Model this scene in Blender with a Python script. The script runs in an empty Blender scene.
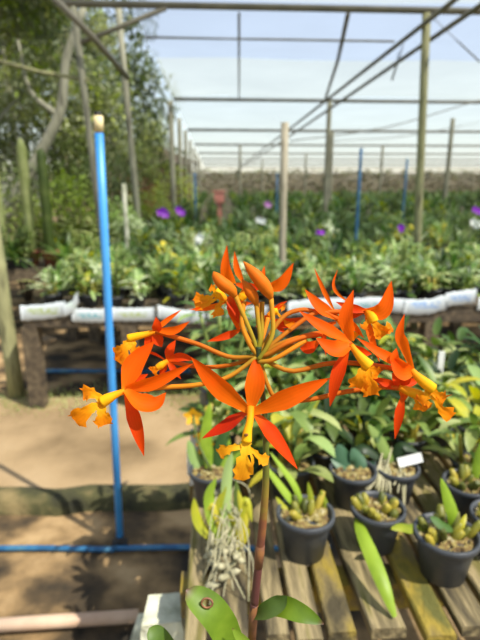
import bpy, math, random
from mathutils import Vector, Matrix
R = math.radians
SC = bpy.context.scene
COL = SC.collection
V3 = Vector

# ------------------------------------------------------------------ camera
PITCH, YAW, FPX = R(14.9), R(2.9), 500.0
C = V3((0, 0, 1.45))
FW = V3((math.sin(YAW)*math.cos(PITCH), math.cos(YAW)*math.cos(PITCH), -math.sin(PITCH)))
RT = V3((math.cos(YAW), -math.sin(YAW), 0))
UP = RT.cross(FW)
def ray(px, py): return FW + RT*((px-240)/FPX) + UP*((320-py)/FPX)
def P(px, py, d): return C + ray(px, py)*d
def G(px, py, z):
    r = ray(px, py); return C + r*((z-C.z)/r.z)
def W(px, py, y):
    r = ray(px, py); return C + r*(y/r.y)
def project(p):
    v = p-C; d = v.dot(FW)
    if d <= 0.01: return (-999, -999, d)
    return (240+FPX*v.dot(RT)/d, 320-FPX*v.dot(UP)/d, d)

cam = bpy.data.cameras.new('camera')
co = bpy.data.objects.new('camera', cam); COL.objects.link(co)
co.matrix_world = Matrix(((RT.x, UP.x, -FW.x, C.x), (RT.y, UP.y, -FW.y, C.y), (RT.z, UP.z, -FW.z, C.z), (0, 0, 0, 1)))
cam.sensor_width = 36; cam.lens = FPX/640*36
cam.clip_start = 0.02; cam.clip_end = 300
D0 = 0.34
cam.dof.use_dof = True; cam.dof.focus_distance = D0; cam.dof.aperture_fstop = 8.6
SC.camera = co

# ------------------------------------------------------------------ materials
def nodes(name):
    m = bpy.data.materials.new(name); m.use_nodes = True
    nt = m.node_tree; nt.nodes.clear()
    out = nt.nodes.new('ShaderNodeOutputMaterial')
    return m, nt, out
def N(nt, t, **kw):
    n = nt.nodes.new(t)
    for k, v in kw.items():
        if k in n.inputs: n.inputs[k].default_value = v
        else: setattr(n, k, v)
    return n
def c4(c): return (c[0], c[1], c[2], 1)
def s2l(c):
    f = lambda v: v/12.92 if v <= .04045 else ((v+.055)/1.055)**2.4
    return tuple(f(x/255) for x in c)
def ramp(nt, stops):
    r = nt.nodes.new('ShaderNodeValToRGB'); e = r.color_ramp.elements
    e[0].position, e[0].color = stops[0][0], c4(stops[0][1])
    e[1].position, e[1].color = stops[-1][0], c4(stops[-1][1])
    for p, c in stops[1:-1]:
        x = e.new(p); x.color = c4(c)
    return r
def noise_mat(name, cols, scale=6, rough=.8, bump=.0, detail=5, coords='Object', stretch=(1, 1, 1), metal=0, dist=0, bscale=None, rand=0.0, lo=.3, hi=.7):
    m, nt, out = nodes(name)
    tc = N(nt, 'ShaderNodeTexCoord'); mp = N(nt, 'ShaderNodeMapping')
    mp.inputs['Scale'].default_value = stretch
    nt.links.new(tc.outputs[coords], mp.inputs[0])
    nz = N(nt, 'ShaderNodeTexNoise', Scale=scale, Detail=detail, Distortion=dist)
    nt.links.new(mp.outputs[0], nz.inputs['Vector'])
    k = len(cols)
    rp = ramp(nt, [(lo+(hi-lo)*i/(k-1), s2l(c)) for i, c in enumerate(cols)])
    src = nz.outputs['Fac']
    if rand:
        oi = N(nt, 'ShaderNodeObjectInfo'); ma = N(nt, 'ShaderNodeMath', operation='MULTIPLY_ADD')
        nt.links.new(oi.outputs['Random'], ma.inputs[0]); ma.inputs[1].default_value = rand
        sb = N(nt, 'ShaderNodeMath', operation='SUBTRACT'); nt.links.new(src, sb.inputs[0]); sb.inputs[1].default_value = rand/2
        nt.links.new(sb.outputs[0], ma.inputs[2]); src = ma.outputs[0]
    nt.links.new(src, rp.inputs[0])
    b = N(nt, 'ShaderNodeBsdfPrincipled', Roughness=rough, Metallic=metal)
    nt.links.new(rp.outputs[0], b.inputs['Base Color'])
    if bump:
        n2 = N(nt, 'ShaderNodeTexNoise', Scale=bscale or scale*4, Detail=6)
        nt.links.new(mp.outputs[0], n2.inputs['Vector'])
        bp = N(nt, 'ShaderNodeBump', Strength=bump, Distance=.02)
        nt.links.new(n2.outputs['Fac'], bp.inputs['Height']); nt.links.new(bp.outputs[0], b.inputs['Normal'])
    nt.links.new(b.outputs[0], out.inputs[0])
    return m
def leaf_mat(name, cols, trans=.35, rough=.45, rand=.5, scale=5, edge=None, spec=.4):
    """thin leaf: diffuse + translucent, colour varies per object and along the blade"""
    m, nt, out = nodes(name)
    tc = N(nt, 'ShaderNodeTexCoord')
    nz = N(nt, 'ShaderNodeTexNoise', Scale=scale, Detail=3); nt.links.new(tc.outputs['Object'], nz.inputs['Vector'])
    oi = N(nt, 'ShaderNodeObjectInfo')
    a = N(nt, 'ShaderNodeMath', operation='MULTIPLY_ADD'); nt.links.new(oi.outputs['Random'], a.inputs[0]); a.inputs[1].default_value = rand
    s = N(nt, 'ShaderNodeMath', operation='SUBTRACT'); nt.links.new(nz.outputs['Fac'], s.inputs[0]); s.inputs[1].default_value = rand/2
    nt.links.new(s.outputs[0], a.inputs[2])
    k = len(cols)
    rp = ramp(nt, [(.25+.5*i/(k-1), s2l(c)) for i, c in enumerate(cols)]); nt.links.new(a.outputs[0], rp.inputs[0])
    colo = rp.outputs[0]
    if edge:
        at = N(nt, 'ShaderNodeAttribute', attribute_name='along')
        er = ramp(nt, [(0, (0, 0, 0)), (edge[1], (0, 0, 0)), (1, (1, 1, 1))]); nt.links.new(at.outputs['Fac'], er.inputs[0])
        mx = N(nt, 'ShaderNodeMixRGB'); nt.links.new(er.outputs[0], mx.inputs[0]); nt.links.new(colo, mx.inputs[1]); mx.inputs[2].default_value = c4(s2l(edge[0]))
        colo = mx.outputs[0]
    b = N(nt, 'ShaderNodeBsdfPrincipled', Roughness=rough); b.inputs['Specular IOR Level'].default_value = spec
    t = N(nt, 'ShaderNodeBsdfTranslucent')
    nt.links.new(colo, b.inputs['Base Color'])
    hs = N(nt, 'ShaderNodeHueSaturation', Saturation=1.15, Value=1.3); nt.links.new(colo, hs.inputs['Color']); nt.links.new(hs.outputs[0], t.inputs['Color'])
    mix = N(nt, 'ShaderNodeMixShader', Fac=trans); nt.links.new(b.outputs[0], mix.inputs[1]); nt.links.new(t.outputs[0], mix.inputs[2])
    nt.links.new(mix.outputs[0], out.inputs[0])
    return m
def petal_mat(name, stops, trans=.35, vein=.16):
    m, nt, out = nodes(name)
    al = N(nt, 'ShaderNodeAttribute', attribute_name='along'); ac = N(nt, 'ShaderNodeAttribute', attribute_name='across')
    rp = ramp(nt, [(p, c) for p, c in stops]); nt.links.new(al.outputs['Fac'], rp.inputs[0])
    tc = N(nt, 'ShaderNodeTexCoord')
    nz = N(nt, 'ShaderNodeTexNoise', Scale=55, Detail=3); nt.links.new(tc.outputs['Object'], nz.inputs['Vector'])
    # fine lengthwise veins from the across coordinate
    mu = N(nt, 'ShaderNodeMath', operation='MULTIPLY'); nt.links.new(ac.outputs['Fac'], mu.inputs[0]); mu.inputs[1].default_value = 34
    sn = N(nt, 'ShaderNodeMath', operation='SINE'); nt.links.new(mu.outputs[0], sn.inputs[0])
    ad = N(nt, 'ShaderNodeMath', operation='MULTIPLY_ADD'); nt.links.new(sn.outputs[0], ad.inputs[0]); ad.inputs[1].default_value = .06
    nt.links.new(nz.outputs['Fac'], ad.inputs[2])
    vr = ramp(nt, [(.3, (1-vein,)*3), (.7, (1, 1, 1))]); nt.links.new(ad.outputs[0], vr.inputs[0])
    mx = N(nt, 'ShaderNodeMixRGB', blend_type='MULTIPLY'); mx.inputs[0].default_value = 1
    nt.links.new(rp.outputs[0], mx.inputs[1]); nt.links.new(vr.outputs[0], mx.inputs[2])
    b = N(nt, 'ShaderNodeBsdfPrincipled', Roughness=.55); b.inputs['Specular IOR Level'].default_value = .1
    t = N(nt, 'ShaderNodeBsdfTranslucent')
    nt.links.new(mx.outputs[0], b.inputs['Base Color']); nt.links.new(mx.outputs[0], t.inputs['Color'])
    bp = N(nt, 'ShaderNodeBump', Strength=.15, Distance=.0005); nt.links.new(ad.outputs[0], bp.inputs['Height']); nt.links.new(bp.outputs[0], b.inputs['Normal'])
    mix = N(nt, 'ShaderNodeMixShader', Fac=trans); nt.links.new(b.outputs[0], mix.inputs[1]); nt.links.new(t.outputs[0], mix.inputs[2])
    nt.links.new(mix.outputs[0], out.inputs[0])
    return m

M = {}
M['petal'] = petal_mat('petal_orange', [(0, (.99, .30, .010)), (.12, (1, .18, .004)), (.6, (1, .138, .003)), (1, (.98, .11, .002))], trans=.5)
M['petal_red'] = petal_mat('petal_red', [(0, (.88, .14, .006)), (.3, (.80, .058, .003)), (1, (.80, .065, .003))], trans=.45)  # redder than the orange: shade on the tepals painted into the colour
M['petal_shade'] = petal_mat('petal_deep_shade', [(0, (.70, .08, .005)), (.3, (.52, .022, .003)), (1, (.50, .025, .003))], trans=.3)  # deepest petal shade, painted in for the sepal under the upper petals
M['bud'] = petal_mat('bud_skin', [(0, (.66, .20, .012)), (.5, (.80, .16, .007)), (1, (.66, .17, .012))], trans=.15)
M['column'] = petal_mat('column_yellow', [(0, (.96, .28, .008)), (.45, (.97, .44, .008)), (1, (.98, .54, .010))], trans=.25, vein=.12)
M['lip'] = petal_mat('lip_orange', [(0, (.98, .50, .010)), (.4, (.98, .36, .006)), (1, (.97, .24, .005))], trans=.4, vein=.2)
M['lip_front'] = petal_mat('lip_golden', [(0, (.97, .55, .02)), (.5, (.96, .43, .012)), (1, (.95, .33, .010))], trans=.4, vein=.15)
M['hole_shade'] = noise_mat('column_hole_shade', [(90, 50, 10), (120, 70, 15)], 30)
M['stalk'] = petal_mat('stalk_orange', [(0, (.36, .22, .02)), (.35, (.60, .21, .012)), (1, (.74, .23, .012))], trans=.1, vein=.15)
M['stalk_dark'] = petal_mat('stalk_bronze', [(0, (.40, .20, .015)), (.4, (.52, .13, .009)), (1, (.68, .11, .006))], trans=.1, vein=.2)
M['stalk_green'] = petal_mat('stalk_green', [(0, (.24, .22, .02)), (.6, (.42, .27, .02)), (1, (.58, .24, .015))], trans=.1, vein=.15)
def stem_mat():
    m, nt, out = nodes('cane_skin')
    al = N(nt, 'ShaderNodeAttribute', attribute_name='along')
    tc = N(nt, 'ShaderNodeTexCoord'); nz = N(nt, 'ShaderNodeTexNoise', Scale=90, Detail=5); nt.links.new(tc.outputs['Object'], nz.inputs['Vector'])
    ad = N(nt, 'ShaderNodeMath', operation='MULTIPLY_ADD'); nt.links.new(nz.outputs['Fac'], ad.inputs[0]); ad.inputs[1].default_value = .16
    nt.links.new(al.outputs['Fac'], ad.inputs[2])
    rp = ramp(nt, [(0.2, s2l((46, 60, 22))), (.42, s2l((84, 98, 30))), (.50, s2l((128, 108, 36))), (.56, s2l((124, 76, 42))), (.62, s2l((92, 48, 44))), (.8, s2l((84, 50, 44)))])
    nt.links.new(ad.outputs[0], rp.inputs[0])
    b = N(nt, 'ShaderNodeBsdfPrincipled', Roughness=.55); nt.links.new(rp.outputs[0], b.inputs['Base Color']); nt.links.new(b.outputs[0], out.inputs[0])
    return m
M['cane'] = stem_mat()
M['sheath'] = noise_mat('sheath', [(150, 100, 52), (120, 78, 50), (92, 56, 48)], 60, .6)
M['leaf_cane'] = leaf_mat('leaf_cane', [(82, 108, 30), (108, 136, 38), (134, 156, 54)], trans=.35, rand=.2, scale=40, edge=((96, 58, 50), .9))
M['leaf_cane_dark'] = leaf_mat('leaf_cane_dark', [(48, 70, 28), (72, 98, 36), (92, 116, 44)], trans=.2, rand=.2, scale=40)
M['leaf_lime'] = leaf_mat('leaf_lime', [(120, 150, 40), (150, 178, 52), (165, 190, 70)], trans=.4, rand=.2, scale=15)
M['leaf_yellow'] = leaf_mat('leaf_yellow', [(120, 138, 30), (170, 172, 44), (205, 190, 60)], trans=.35, rand=.4, scale=12)
M['leaf_a'] = leaf_mat('leaf_green', [(64, 96, 42), (112, 144, 70), (168, 190, 118)], rand=.6)
M['leaf_b'] = leaf_mat('leaf_olive', [(84, 102, 44), (134, 148, 74), (188, 194, 130)], rand=.6)
M['leaf_c'] = leaf_mat('leaf_silver', [(120, 142, 92), (176, 192, 140), (224, 230, 196)], rand=.6)
M['leaf_d'] = leaf_mat('leaf_deep', [(36, 56, 24), (70, 96, 40), (122, 142, 68)], rand=.6, trans=.25)
M['leaf_blue'] = leaf_mat('leaf_bluegreen', [(38, 66, 46), (60, 94, 66), (90, 122, 88)], rand=.5, trans=.2)
M['tree_a'] = leaf_mat('tree_leaf_dark', [(70, 86, 50), (112, 126, 74), (160, 166, 112)], rand=.4, scale=.9, trans=.3)
M['tree_b'] = leaf_mat('tree_leaf_grey', [(104, 114, 84), (148, 154, 116), (196, 198, 160)], rand=.4, scale=.9, trans=.3)
M['tree_c'] = leaf_mat('tree_leaf_light', [(112, 132, 52), (164, 178, 80), (206, 208, 124)], rand=.4, scale=.9, trans=.35)
M['dry'] = leaf_mat('dry_leaf', [(128, 120, 92), (164, 154, 122), (194, 186, 152)], rand=.3, scale=.5, trans=.25)
M['bulb'] = leaf_mat('pseudobulb_skin', [(76, 82, 28), (124, 122, 40), (166, 148, 52)], trans=.05, rand=.6, scale=14)
M['root'] = noise_mat('root', [(128, 122, 92), (172, 166, 132), (150, 146, 104)], 30)
M['pot'] = noise_mat('pot_plastic', [(44, 47, 50), (62, 65, 68), (82, 84, 86)], 9, .5, bump=.1)
M['pot_clay'] = noise_mat('pot_clay', [(140, 78, 58), (168, 96, 72)], 9, .8)
M['bark'] = noise_mat('bark_chips', [(74, 56, 34), (124, 100, 56), (160, 146, 84), (196, 186, 156)], 60, .9, bump=.6)
M['wood'] = noise_mat('weathered_wood', [(60, 52, 34), (104, 92, 62), (146, 130, 92), (104, 96, 46)], 9, .85, bump=.35, stretch=(6, .8, 6), rand=.25)
M['wood_moss'] = noise_mat('mossy_wood', [(64, 56, 34), (108, 94, 56), (140, 120, 40), (84, 82, 30)], 7, .9, bump=.4, stretch=(3, 1.4, 3), rand=.2)
M['wood_dark'] = noise_mat('dark_wood', [(52, 44, 34), (84, 72, 54), (112, 98, 74)], 6, .85, bump=.3, stretch=(4, 1, 4), rand=.2)
M['stake'] = noise_mat('stake_wood', [(120, 112, 92), (158, 150, 128), (104, 96, 74)], 9, .8, stretch=(5, 5, .6))
M['bamboo'] = noise_mat('bamboo_post', [(112, 112, 76), (150, 148, 104), (90, 88, 60)], 6, .7, stretch=(4, 4, .7))
M['post'] = noise_mat('grey_post', [(106, 104, 84), (140, 138, 116), (88, 86, 70)], 5, .8, stretch=(4, 4, .5))
M['pipe'] = noise_mat('dark_pipe', [(98, 94, 80), (126, 122, 104)], 4, .6)
M['blue'] = noise_mat('blue_pvc', [(48, 128, 196), (66, 148, 214), (84, 162, 222)], 4, .4)
M['blue_low'] = noise_mat('blue_hose', [(18, 70, 108), (38, 98, 138), (76, 120, 136)], 14, .5)
M['beige_pipe'] = noise_mat('beige_pvc', [(186, 154, 126), (206, 176, 148), (172, 140, 112)], 4, .5)
M['tape'] = noise_mat('cream_tape', [(206, 186, 130), (224, 206, 156)], 20, .6)
M['black'] = noise_mat('black_cap', [(22, 22, 22), (36, 36, 34)], 8, .6)
M['concrete'] = noise_mat('concrete', [(150, 152, 124), (200, 200, 172), (220, 218, 196)], 12, .9, bump=.4)
M['white_tag'] = noise_mat('white_tag', [(214, 214, 206), (238, 238, 232)], 20, .5)
M['purple'] = leaf_mat('purple_petal', [(140, 40, 190), (170, 70, 215), (190, 110, 225)], trans=.3, rand=.3)
M['pink'] = leaf_mat('pink_petal', [(170, 90, 170), (200, 130, 200), (215, 160, 210)], trans=.3, rand=.3)
M['white_petal'] = leaf_mat('white_petal', [(214, 216, 208), (236, 238, 232), (246, 246, 242)], trans=.3, rand=.2)
M['yellow_petal'] = leaf_mat('yellow_petal', [(228, 150, 20), (240, 170, 30), (244, 190, 60)], trans=.3, rand=.2)
M['red_wall'] = noise_mat('red_wall', [(92, 40, 38), (120, 54, 48)], 2, .9)
M['roof_tin'] = noise_mat('tin_roof', [(110, 96, 84), (140, 124, 110)], 3, .7)
M['pink_block'] = noise_mat('pink_crate', [(190, 120, 104), (206, 138, 120)], 3, .8)
def strip_mat(name, band):
    m, nt, out = nodes(name)
    tc = N(nt, 'ShaderNodeTexCoord'); sx = N(nt, 'ShaderNodeSeparateXYZ'); nt.links.new(tc.outputs['Generated'], sx.inputs[0])
    nz = N(nt, 'ShaderNodeTexNoise', Scale=9, Detail=3); nt.links.new(tc.outputs['Generated'], nz.inputs['Vector'])
    rz = ramp(nt, [(.30, (0, 0, 0)), (.42, (1, 1, 1)), (.58, (1, 1, 1)), (.7, (0, 0, 0))]); nt.links.new(sx.outputs['Z'], rz.inputs[0])
    rx = ramp(nt, [(.12, (0, 0, 0)), (.2, (1, 1, 1)), (.8, (1, 1, 1)), (.88, (0, 0, 0))]); nt.links.new(sx.outputs['X'], rx.inputs[0])
    rn = ramp(nt, [(.42, (0, 0, 0)), (.55, (1, 1, 1))]); nt.links.new(nz.outputs['Fac'], rn.inputs[0])
    a = N(nt, 'ShaderNodeMath', operation='MULTIPLY'); nt.links.new(rz.outputs[0], a.inputs[0]); nt.links.new(rx.outputs[0], a.inputs[1])
    b2 = N(nt, 'ShaderNodeMath', operation='MULTIPLY'); nt.links.new(a.outputs[0], b2.inputs[0]); nt.links.new(rn.outputs[0], b2.inputs[1])
    mx = N(nt, 'ShaderNodeMixRGB'); nt.links.new(b2.outputs[0], mx.inputs[0]); mx.inputs[1].default_value = c4(s2l((192, 199, 199))); mx.inputs[2].default_value = c4(s2l(band))
    b = N(nt, 'ShaderNodeBsdfPrincipled', Roughness=.5); nt.links.new(mx.outputs[0], b.inputs['Base Color']); nt.links.new(b.outputs[0], out.inputs[0])
    return m
M['strip_olive'] = strip_mat('strip_olive', (150, 165, 70)); M['strip_teal'] = strip_mat('strip_teal', (70, 150, 160)); M['strip_blue'] = strip_mat('strip_blue', (110, 150, 200)); M['strip_plain'] = strip_mat('strip_plain', (190, 205, 190))
def sheet_mat(name, tint, tr):
    m, nt, out = nodes(name)
    tc = N(nt, 'ShaderNodeTexCoord'); nz = N(nt, 'ShaderNodeTexNoise', Scale=.8, Detail=4); nt.links.new(tc.outputs['Object'], nz.inputs['Vector'])
    rp = ramp(nt, [(.3, tuple(x*.82 for x in tint)), (.7, tint)]); nt.links.new(nz.outputs['Fac'], rp.inputs[0])
    t = N(nt, 'ShaderNodeBsdfTranslucent'); d = N(nt, 'ShaderNodeBsdfDiffuse'); tp = N(nt, 'ShaderNodeBsdfTransparent')
    nt.links.new(rp.outputs[0], t.inputs[0]); nt.links.new(rp.outputs[0], d.inputs[0])
    m1 = N(nt, 'ShaderNodeMixShader', Fac=.3); nt.links.new(t.outputs[0], m1.inputs[1]); nt.links.new(d.outputs[0], m1.inputs[2])
    m2 = N(nt, 'ShaderNodeMixShader', Fac=tr); nt.links.new(m1.outputs[0], m2.inputs[1]); nt.links.new(tp.outputs[0], m2.inputs[2])
    nt.links.new(m2.outputs[0], out.inputs[0])
    return m
M['sheet_blue'] = sheet_mat('sheet_blue', (.36, .43, .55), .52)
M['sheet_white'] = sheet_mat('sheet_white', (.50, .54, .48), .5)
M['sheet_far'] = sheet_mat('sheet_far', (.46, .52, .50), .55)

# ------------------------------------------------------------------ mesh builder
class MB:
    def __init__(s): s.v = []; s.f = []; s.al = []; s.ac = []; s.mi = []; s.mats = []; s.cur = 0; s.sm = []
    def use(s, m):
        if m not in s.mats: s.mats.append(m)
        s.cur = s.mats.index(m); return s
    def vert(s, p, al=0., ac=0.): s.v.append(tuple(p)); s.al.append(al); s.ac.append(ac); return len(s.v)-1
    def face(s, idx, smooth=True): s.f.append(tuple(idx)); s.mi.append(s.cur); s.sm.append(smooth)
    def tube(s, pts, rad, n=8, cap=True):
        pts = [V3(p) for p in pts]; k = len(pts)
        if not hasattr(rad, '__len__'): rad = [rad]*k
        t0 = (pts[1]-pts[0]).normalized(); ref = V3((0, 0, 1)) if abs(t0.z) < .9 else V3((1, 0, 0))
        a = t0.cross(ref).normalized(); rings = []
        for i, p in enumerate(pts):
            t = (pts[min(i+1, k-1)]-pts[max(i-1, 0)]).normalized()
            a = (a-t*a.dot(t)).normalized(); b = t.cross(a)
            rings.append([s.vert(p+(a*math.cos(2*math.pi*j/n)+b*math.sin(2*math.pi*j/n))*rad[i], i/(k-1), j/n) for j in range(n)])
        for i in range(k-1):
            for j in range(n): s.face((rings[i][j], rings[i][(j+1) % n], rings[i+1][(j+1) % n], rings[i+1][j]))
        if cap:
            s.face(rings[0][::-1], False); s.face(rings[-1], False)
        return s
    def ribbon(s, pts, wid, sides, cup=0., m=4, frill=0., rnd=None, wave=0.):
        """blade along pts; wid full width per point; sides unit vector per point"""
        k = len(pts); rows = []
        for i in range(k):
            t = (V3(pts[min(i+1, k-1)])-V3(pts[max(i-1, 0)])).normalized()
            sd = sides[i]; nn = t.cross(sd).normalized(); row = []
            for j in range(m+1):
                u = 2*j/m-1; w = wid[i]/2; q = V3(pts[i])+sd*(u*w)+nn*(cup*w*(u*u))
                if frill and abs(u) > .9 and rnd: q += (sd*u*rnd.uniform(-.5, 1)+t*rnd.uniform(-.6, .6))*frill*w
                if wave and rnd: q += nn*(rnd.uniform(-1, 1)*wave*w*abs(u))
                row.append(s.vert(q, i/(k-1), j/m))
            rows.append(row)
        for i in range(k-1):
            for j in range(m): s.face((rows[i][j], rows[i][j+1], rows[i+1][j+1], rows[i+1][j]))
        return s
    def leaf(s, base, d, length, width, droop=.5, n=6, cup=.3, m=2, prof=None, roll=0.):
        d = V3(d).normalized(); p = V3(base); pts = [p.copy()]; cur = d.copy(); st = length/n
        for i in range(n):
            cur = (cur+V3((0, 0, -droop/n))).normalized(); p = p+cur*st; pts.append(p.copy())
        sd = d.cross(V3((0, 0, 1)))
        sd = sd.normalized() if sd.length > .05 else V3((1, 0, 0))
        if roll: sd = (Matrix.Rotation(roll, 3, d) @ sd)
        wid = []
        for i in range(n+1):
            t = i/n; w = (prof(t) if prof else (math.sin(math.pi*min(1, .12+t*.88))**.7)); wid.append(max(.002*width, width*w))
        return s.ribbon(pts, wid, [sd]*(n+1), -cup, m)
    def box(s, c, sx, sy, sz, rot=None, jit=0., rnd=None, bev=0.):
        c = V3(c); idx = []
        for dx in (-1, 1):
            for dy in (-1, 1):
                for dz in (-1, 1):
                    q = V3((dx*sx/2, dy*sy/2, dz*sz/2))
                    if jit: q += V3((rnd.uniform(-jit, jit), rnd.uniform(-jit, jit), rnd.uniform(-jit, jit)))
                    if rot: q = rot @ q
                    idx.append(s.vert(c+q))
        for f in ((0, 1, 3, 2), (4, 6, 7, 5), (0, 4, 5, 1), (2, 3, 7, 6), (0, 2, 6, 4), (1, 5, 7, 3)): s.face([idx[i] for i in f], False)
        return s
    def lathe(s, prof, n=28, c=(0, 0, 0)):
        c = V3(c); rings = []
        for r, z in prof: rings.append([s.vert(c+V3((r*math.cos(2*math.pi*j/n), r*math.sin(2*math.pi*j/n), z))) for j in range(n)])
        for i in range(len(prof)-1):
            for j in range(n): s.face((rings[i][j], rings[i][(j+1) % n], rings[i+1][(j+1) % n], rings[i+1][j]))
        s.face(rings[0][::-1], False)
        return s
    def blob(s, c, r, rnd, n=10, axis=None, jit=.12):
        """elongated bumpy ellipsoid, r=(rx,ry,rz)"""
        c = V3(c); rot = axis.to_track_quat('Z', 'Y').to_matrix() if axis else Matrix.Identity(3); h = n//2; rings = []
        for i in range(1, h):
            ph = math.pi*i/h
            rings.append([s.vert(c+rot @ V3((r[0]*math.sin(ph)*math.cos(2*math.pi*j/n), r[1]*math.sin(ph)*math.sin(2*math.pi*j/n), -r[2]*math.cos(ph)))*(1+rnd.uniform(-jit, jit)), i/h) for j in range(n)])
        b = s.vert(c+rot @ V3((0, 0, -r[2]))); t = s.vert(c+rot @ V3((0, 0, r[2])), 1)
        for i in range(len(rings)-1):
            for j in range(n): s.face((rings[i][j], rings[i][(j+1) % n], rings[i+1][(j+1) % n], rings[i+1][j]))
        for j in range(n):
            s.face((b, rings[0][(j+1) % n], rings[0][j])); s.face((t, rings[-1][j], rings[-1][(j+1) % n]))
        return s
    def mesh(s, name):
        me = bpy.data.meshes.new(name); me.from_pydata(s.v, [], s.f)
        for m in s.mats: me.materials.append(m)
        me.polygons.foreach_set('material_index', s.mi); me.polygons.foreach_set('use_smooth', s.sm)
        a = me.attributes.new('along', 'FLOAT', 'POINT'); a.data.foreach_set('value', s.al)
        a = me.attributes.new('across', 'FLOAT', 'POINT'); a.data.foreach_set('value', s.ac)
        me.update(); return me
    def build(s, name, mat=None, parent=None, origin=None):
        """links the collected geometry (world coordinates) as one object; its origin goes to the parent's place or to ORIGIN"""
        if mat is not None and not s.mats: s.mats = [mat]
        o = V3((0, 0, 0))
        if parent is not None: o = world_loc(parent)
        elif origin is not None: o = V3(origin)
        if o.length > 0: s.v = [tuple(V3(p)-o) for p in s.v]
        ob = bpy.data.objects.new(name, s.mesh(name)); COL.objects.link(ob)
        if parent is not None: ob.parent = parent
        else: ob.location = o
        return ob
def world_loc(o):
    p = V3(o.location)
    while o.parent: o = o.parent; p += V3(o.location)
    return p
def tag(o, label=None, cat=None, group=None, kind=None):
    for k, v in (('label', label), ('category', cat), ('group', group), ('kind', kind)):
        if v: o[k] = v
    return o
def empty(name, loc, label, cat, group=None):
    o = bpy.data.objects.new(name, None); COL.objects.link(o); o.location = loc; o.empty_display_size = .05
    return tag(o, label, cat, group)
def copy_tree(o, parent=None):
    c = o.copy(); COL.objects.link(c)
    if parent is not None: c.parent = parent; c.matrix_parent_inverse = o.matrix_parent_inverse
    for ch in list(o.children): copy_tree(ch, c)
    return c
def catmull(pts, n):
    pts = [V3(p) for p in pts]
    if len(pts) == 2: return [pts[0].lerp(pts[1], i/n) for i in range(n+1)]
    q = [pts[0]*2-pts[1]]+pts+[pts[-1]*2-pts[-2]]; out = []; k = len(pts)-1
    for i in range(n+1):
        u = i/n*k; a = min(int(u), k-1); t = u-a; p0, p1, p2, p3 = q[a:a+4]
        out.append(.5*((2*p1)+(p2-p0)*t+(2*p0-5*p1+4*p2-p3)*t*t+(3*p1-p0-3*p2+p3)*t**3))
    return out
def struct(o): o['kind'] = 'structure'; return o

# ------------------------------------------------------------------ light
wd = bpy.data.worlds.new('sky'); SC.world = wd; wd.use_nodes = True
nt = wd.node_tree; bg = nt.nodes['Background']
sky = nt.nodes.new('ShaderNodeTexSky'); sky.sky_type = 'NISHITA'; sky.sun_disc = False
sky.sun_elevation = R(58); sky.sun_rotation = R(115); sky.air_density = 1.2; sky.dust_density = 1.0
hs = nt.nodes.new('ShaderNodeHueSaturation'); hs.inputs['Saturation'].default_value = .62; nt.links.new(sky.outputs[0], hs.inputs['Color']); nt.links.new(hs.outputs[0], bg.inputs[0]); bg.inputs[1].default_value = .20
sun = bpy.data.lights.new('sun', 'SUN'); sun.energy = 6.2; sun.angle = R(.6); sun.color = (1, .95, .86)
so = bpy.data.objects.new('sun', sun); COL.objects.link(so); so.location = (3, -1, 6)
so.rotation_euler = V3((-.44, .34, -.83)).to_track_quat('-Z', 'Y').to_euler()

# ------------------------------------------------------------------ ground
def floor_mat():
    return noise_mat('soil_with_shade', [(36, 30, 18), (80, 64, 40), (136, 110, 72), (168, 140, 98)], 3.4, .95, bump=.6, bscale=14, lo=.36, hi=.64)  # dark stops also paint mottled shade into the soil colour
rn = random.Random(3)
b = MB(); nx, ny = 60, 60
for i in range(nx+1):
    for j in range(ny+1):
        x = -14+34*i/nx; y = -2+60*(j/ny)**1.6
        z = rn.uniform(-.012, 0) if y < 8 else -.01
        b.vert((x, y, z))
for i in range(nx):
    for j in range(ny):
        a = i*(ny+1)+j; b.face((a, a+ny+1, a+ny+2, a+1))
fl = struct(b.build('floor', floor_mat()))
# raised concrete walkway with a mossy edge
M['path'] = noise_mat('path_concrete', [(108, 88, 58), (152, 128, 92), (172, 148, 112)], 1.8, .95, bump=.3, bscale=30)
M['moss'] = noise_mat('moss_edge', [(34, 34, 20), (70, 68, 36), (124, 108, 70)], 7, .95, bump=.6)
yf = G(100, 497, .05).y
b = MB()
b.use(M['path']); b.box((-2.7, (yf+3.25)/2, .02), 5.15, 3.25-yf, .06)
struct(b.build('floor_path'))
b = MB(); n = 40
for i in range(n+1):
    x = -5.2+5.1*i/n; h = .066+rn.uniform(-.008, .012); y0 = yf-.05+rn.uniform(-.02, .02)
    for (yy, zz) in ((y0, -.01), (y0+.01, h*.7), (y0+.04, h), (y0+.10, h), (y0+.15, .045)): b.vert((x, yy, zz))
for i in range(n):
    for j in range(4): b.face((i*5+j, i*5+5+j, i*5+6+j, i*5+j+1))
struct(b.build('trim_path_edge', M['moss']))
# thin mossy turf along the foot of the long bench
b = MB(); r2 = random.Random(8)
for i in range(2600):
    x = r2.uniform(-2.4, -.1); y = r2.gauss(3.2, .12); h = r2.uniform(.015, .045)
    a = r2.uniform(0, 6.28); b.leaf((x, y, .045), (math.cos(a)*.5, math.sin(a)*.5, 1), h, .006, .6, 2, 0, 1)
o = b.build('grass', M['leaf_b']); tag(o, 'short mossy grass growing along the foot of the long bench', 'grass', kind='stuff')

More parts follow.
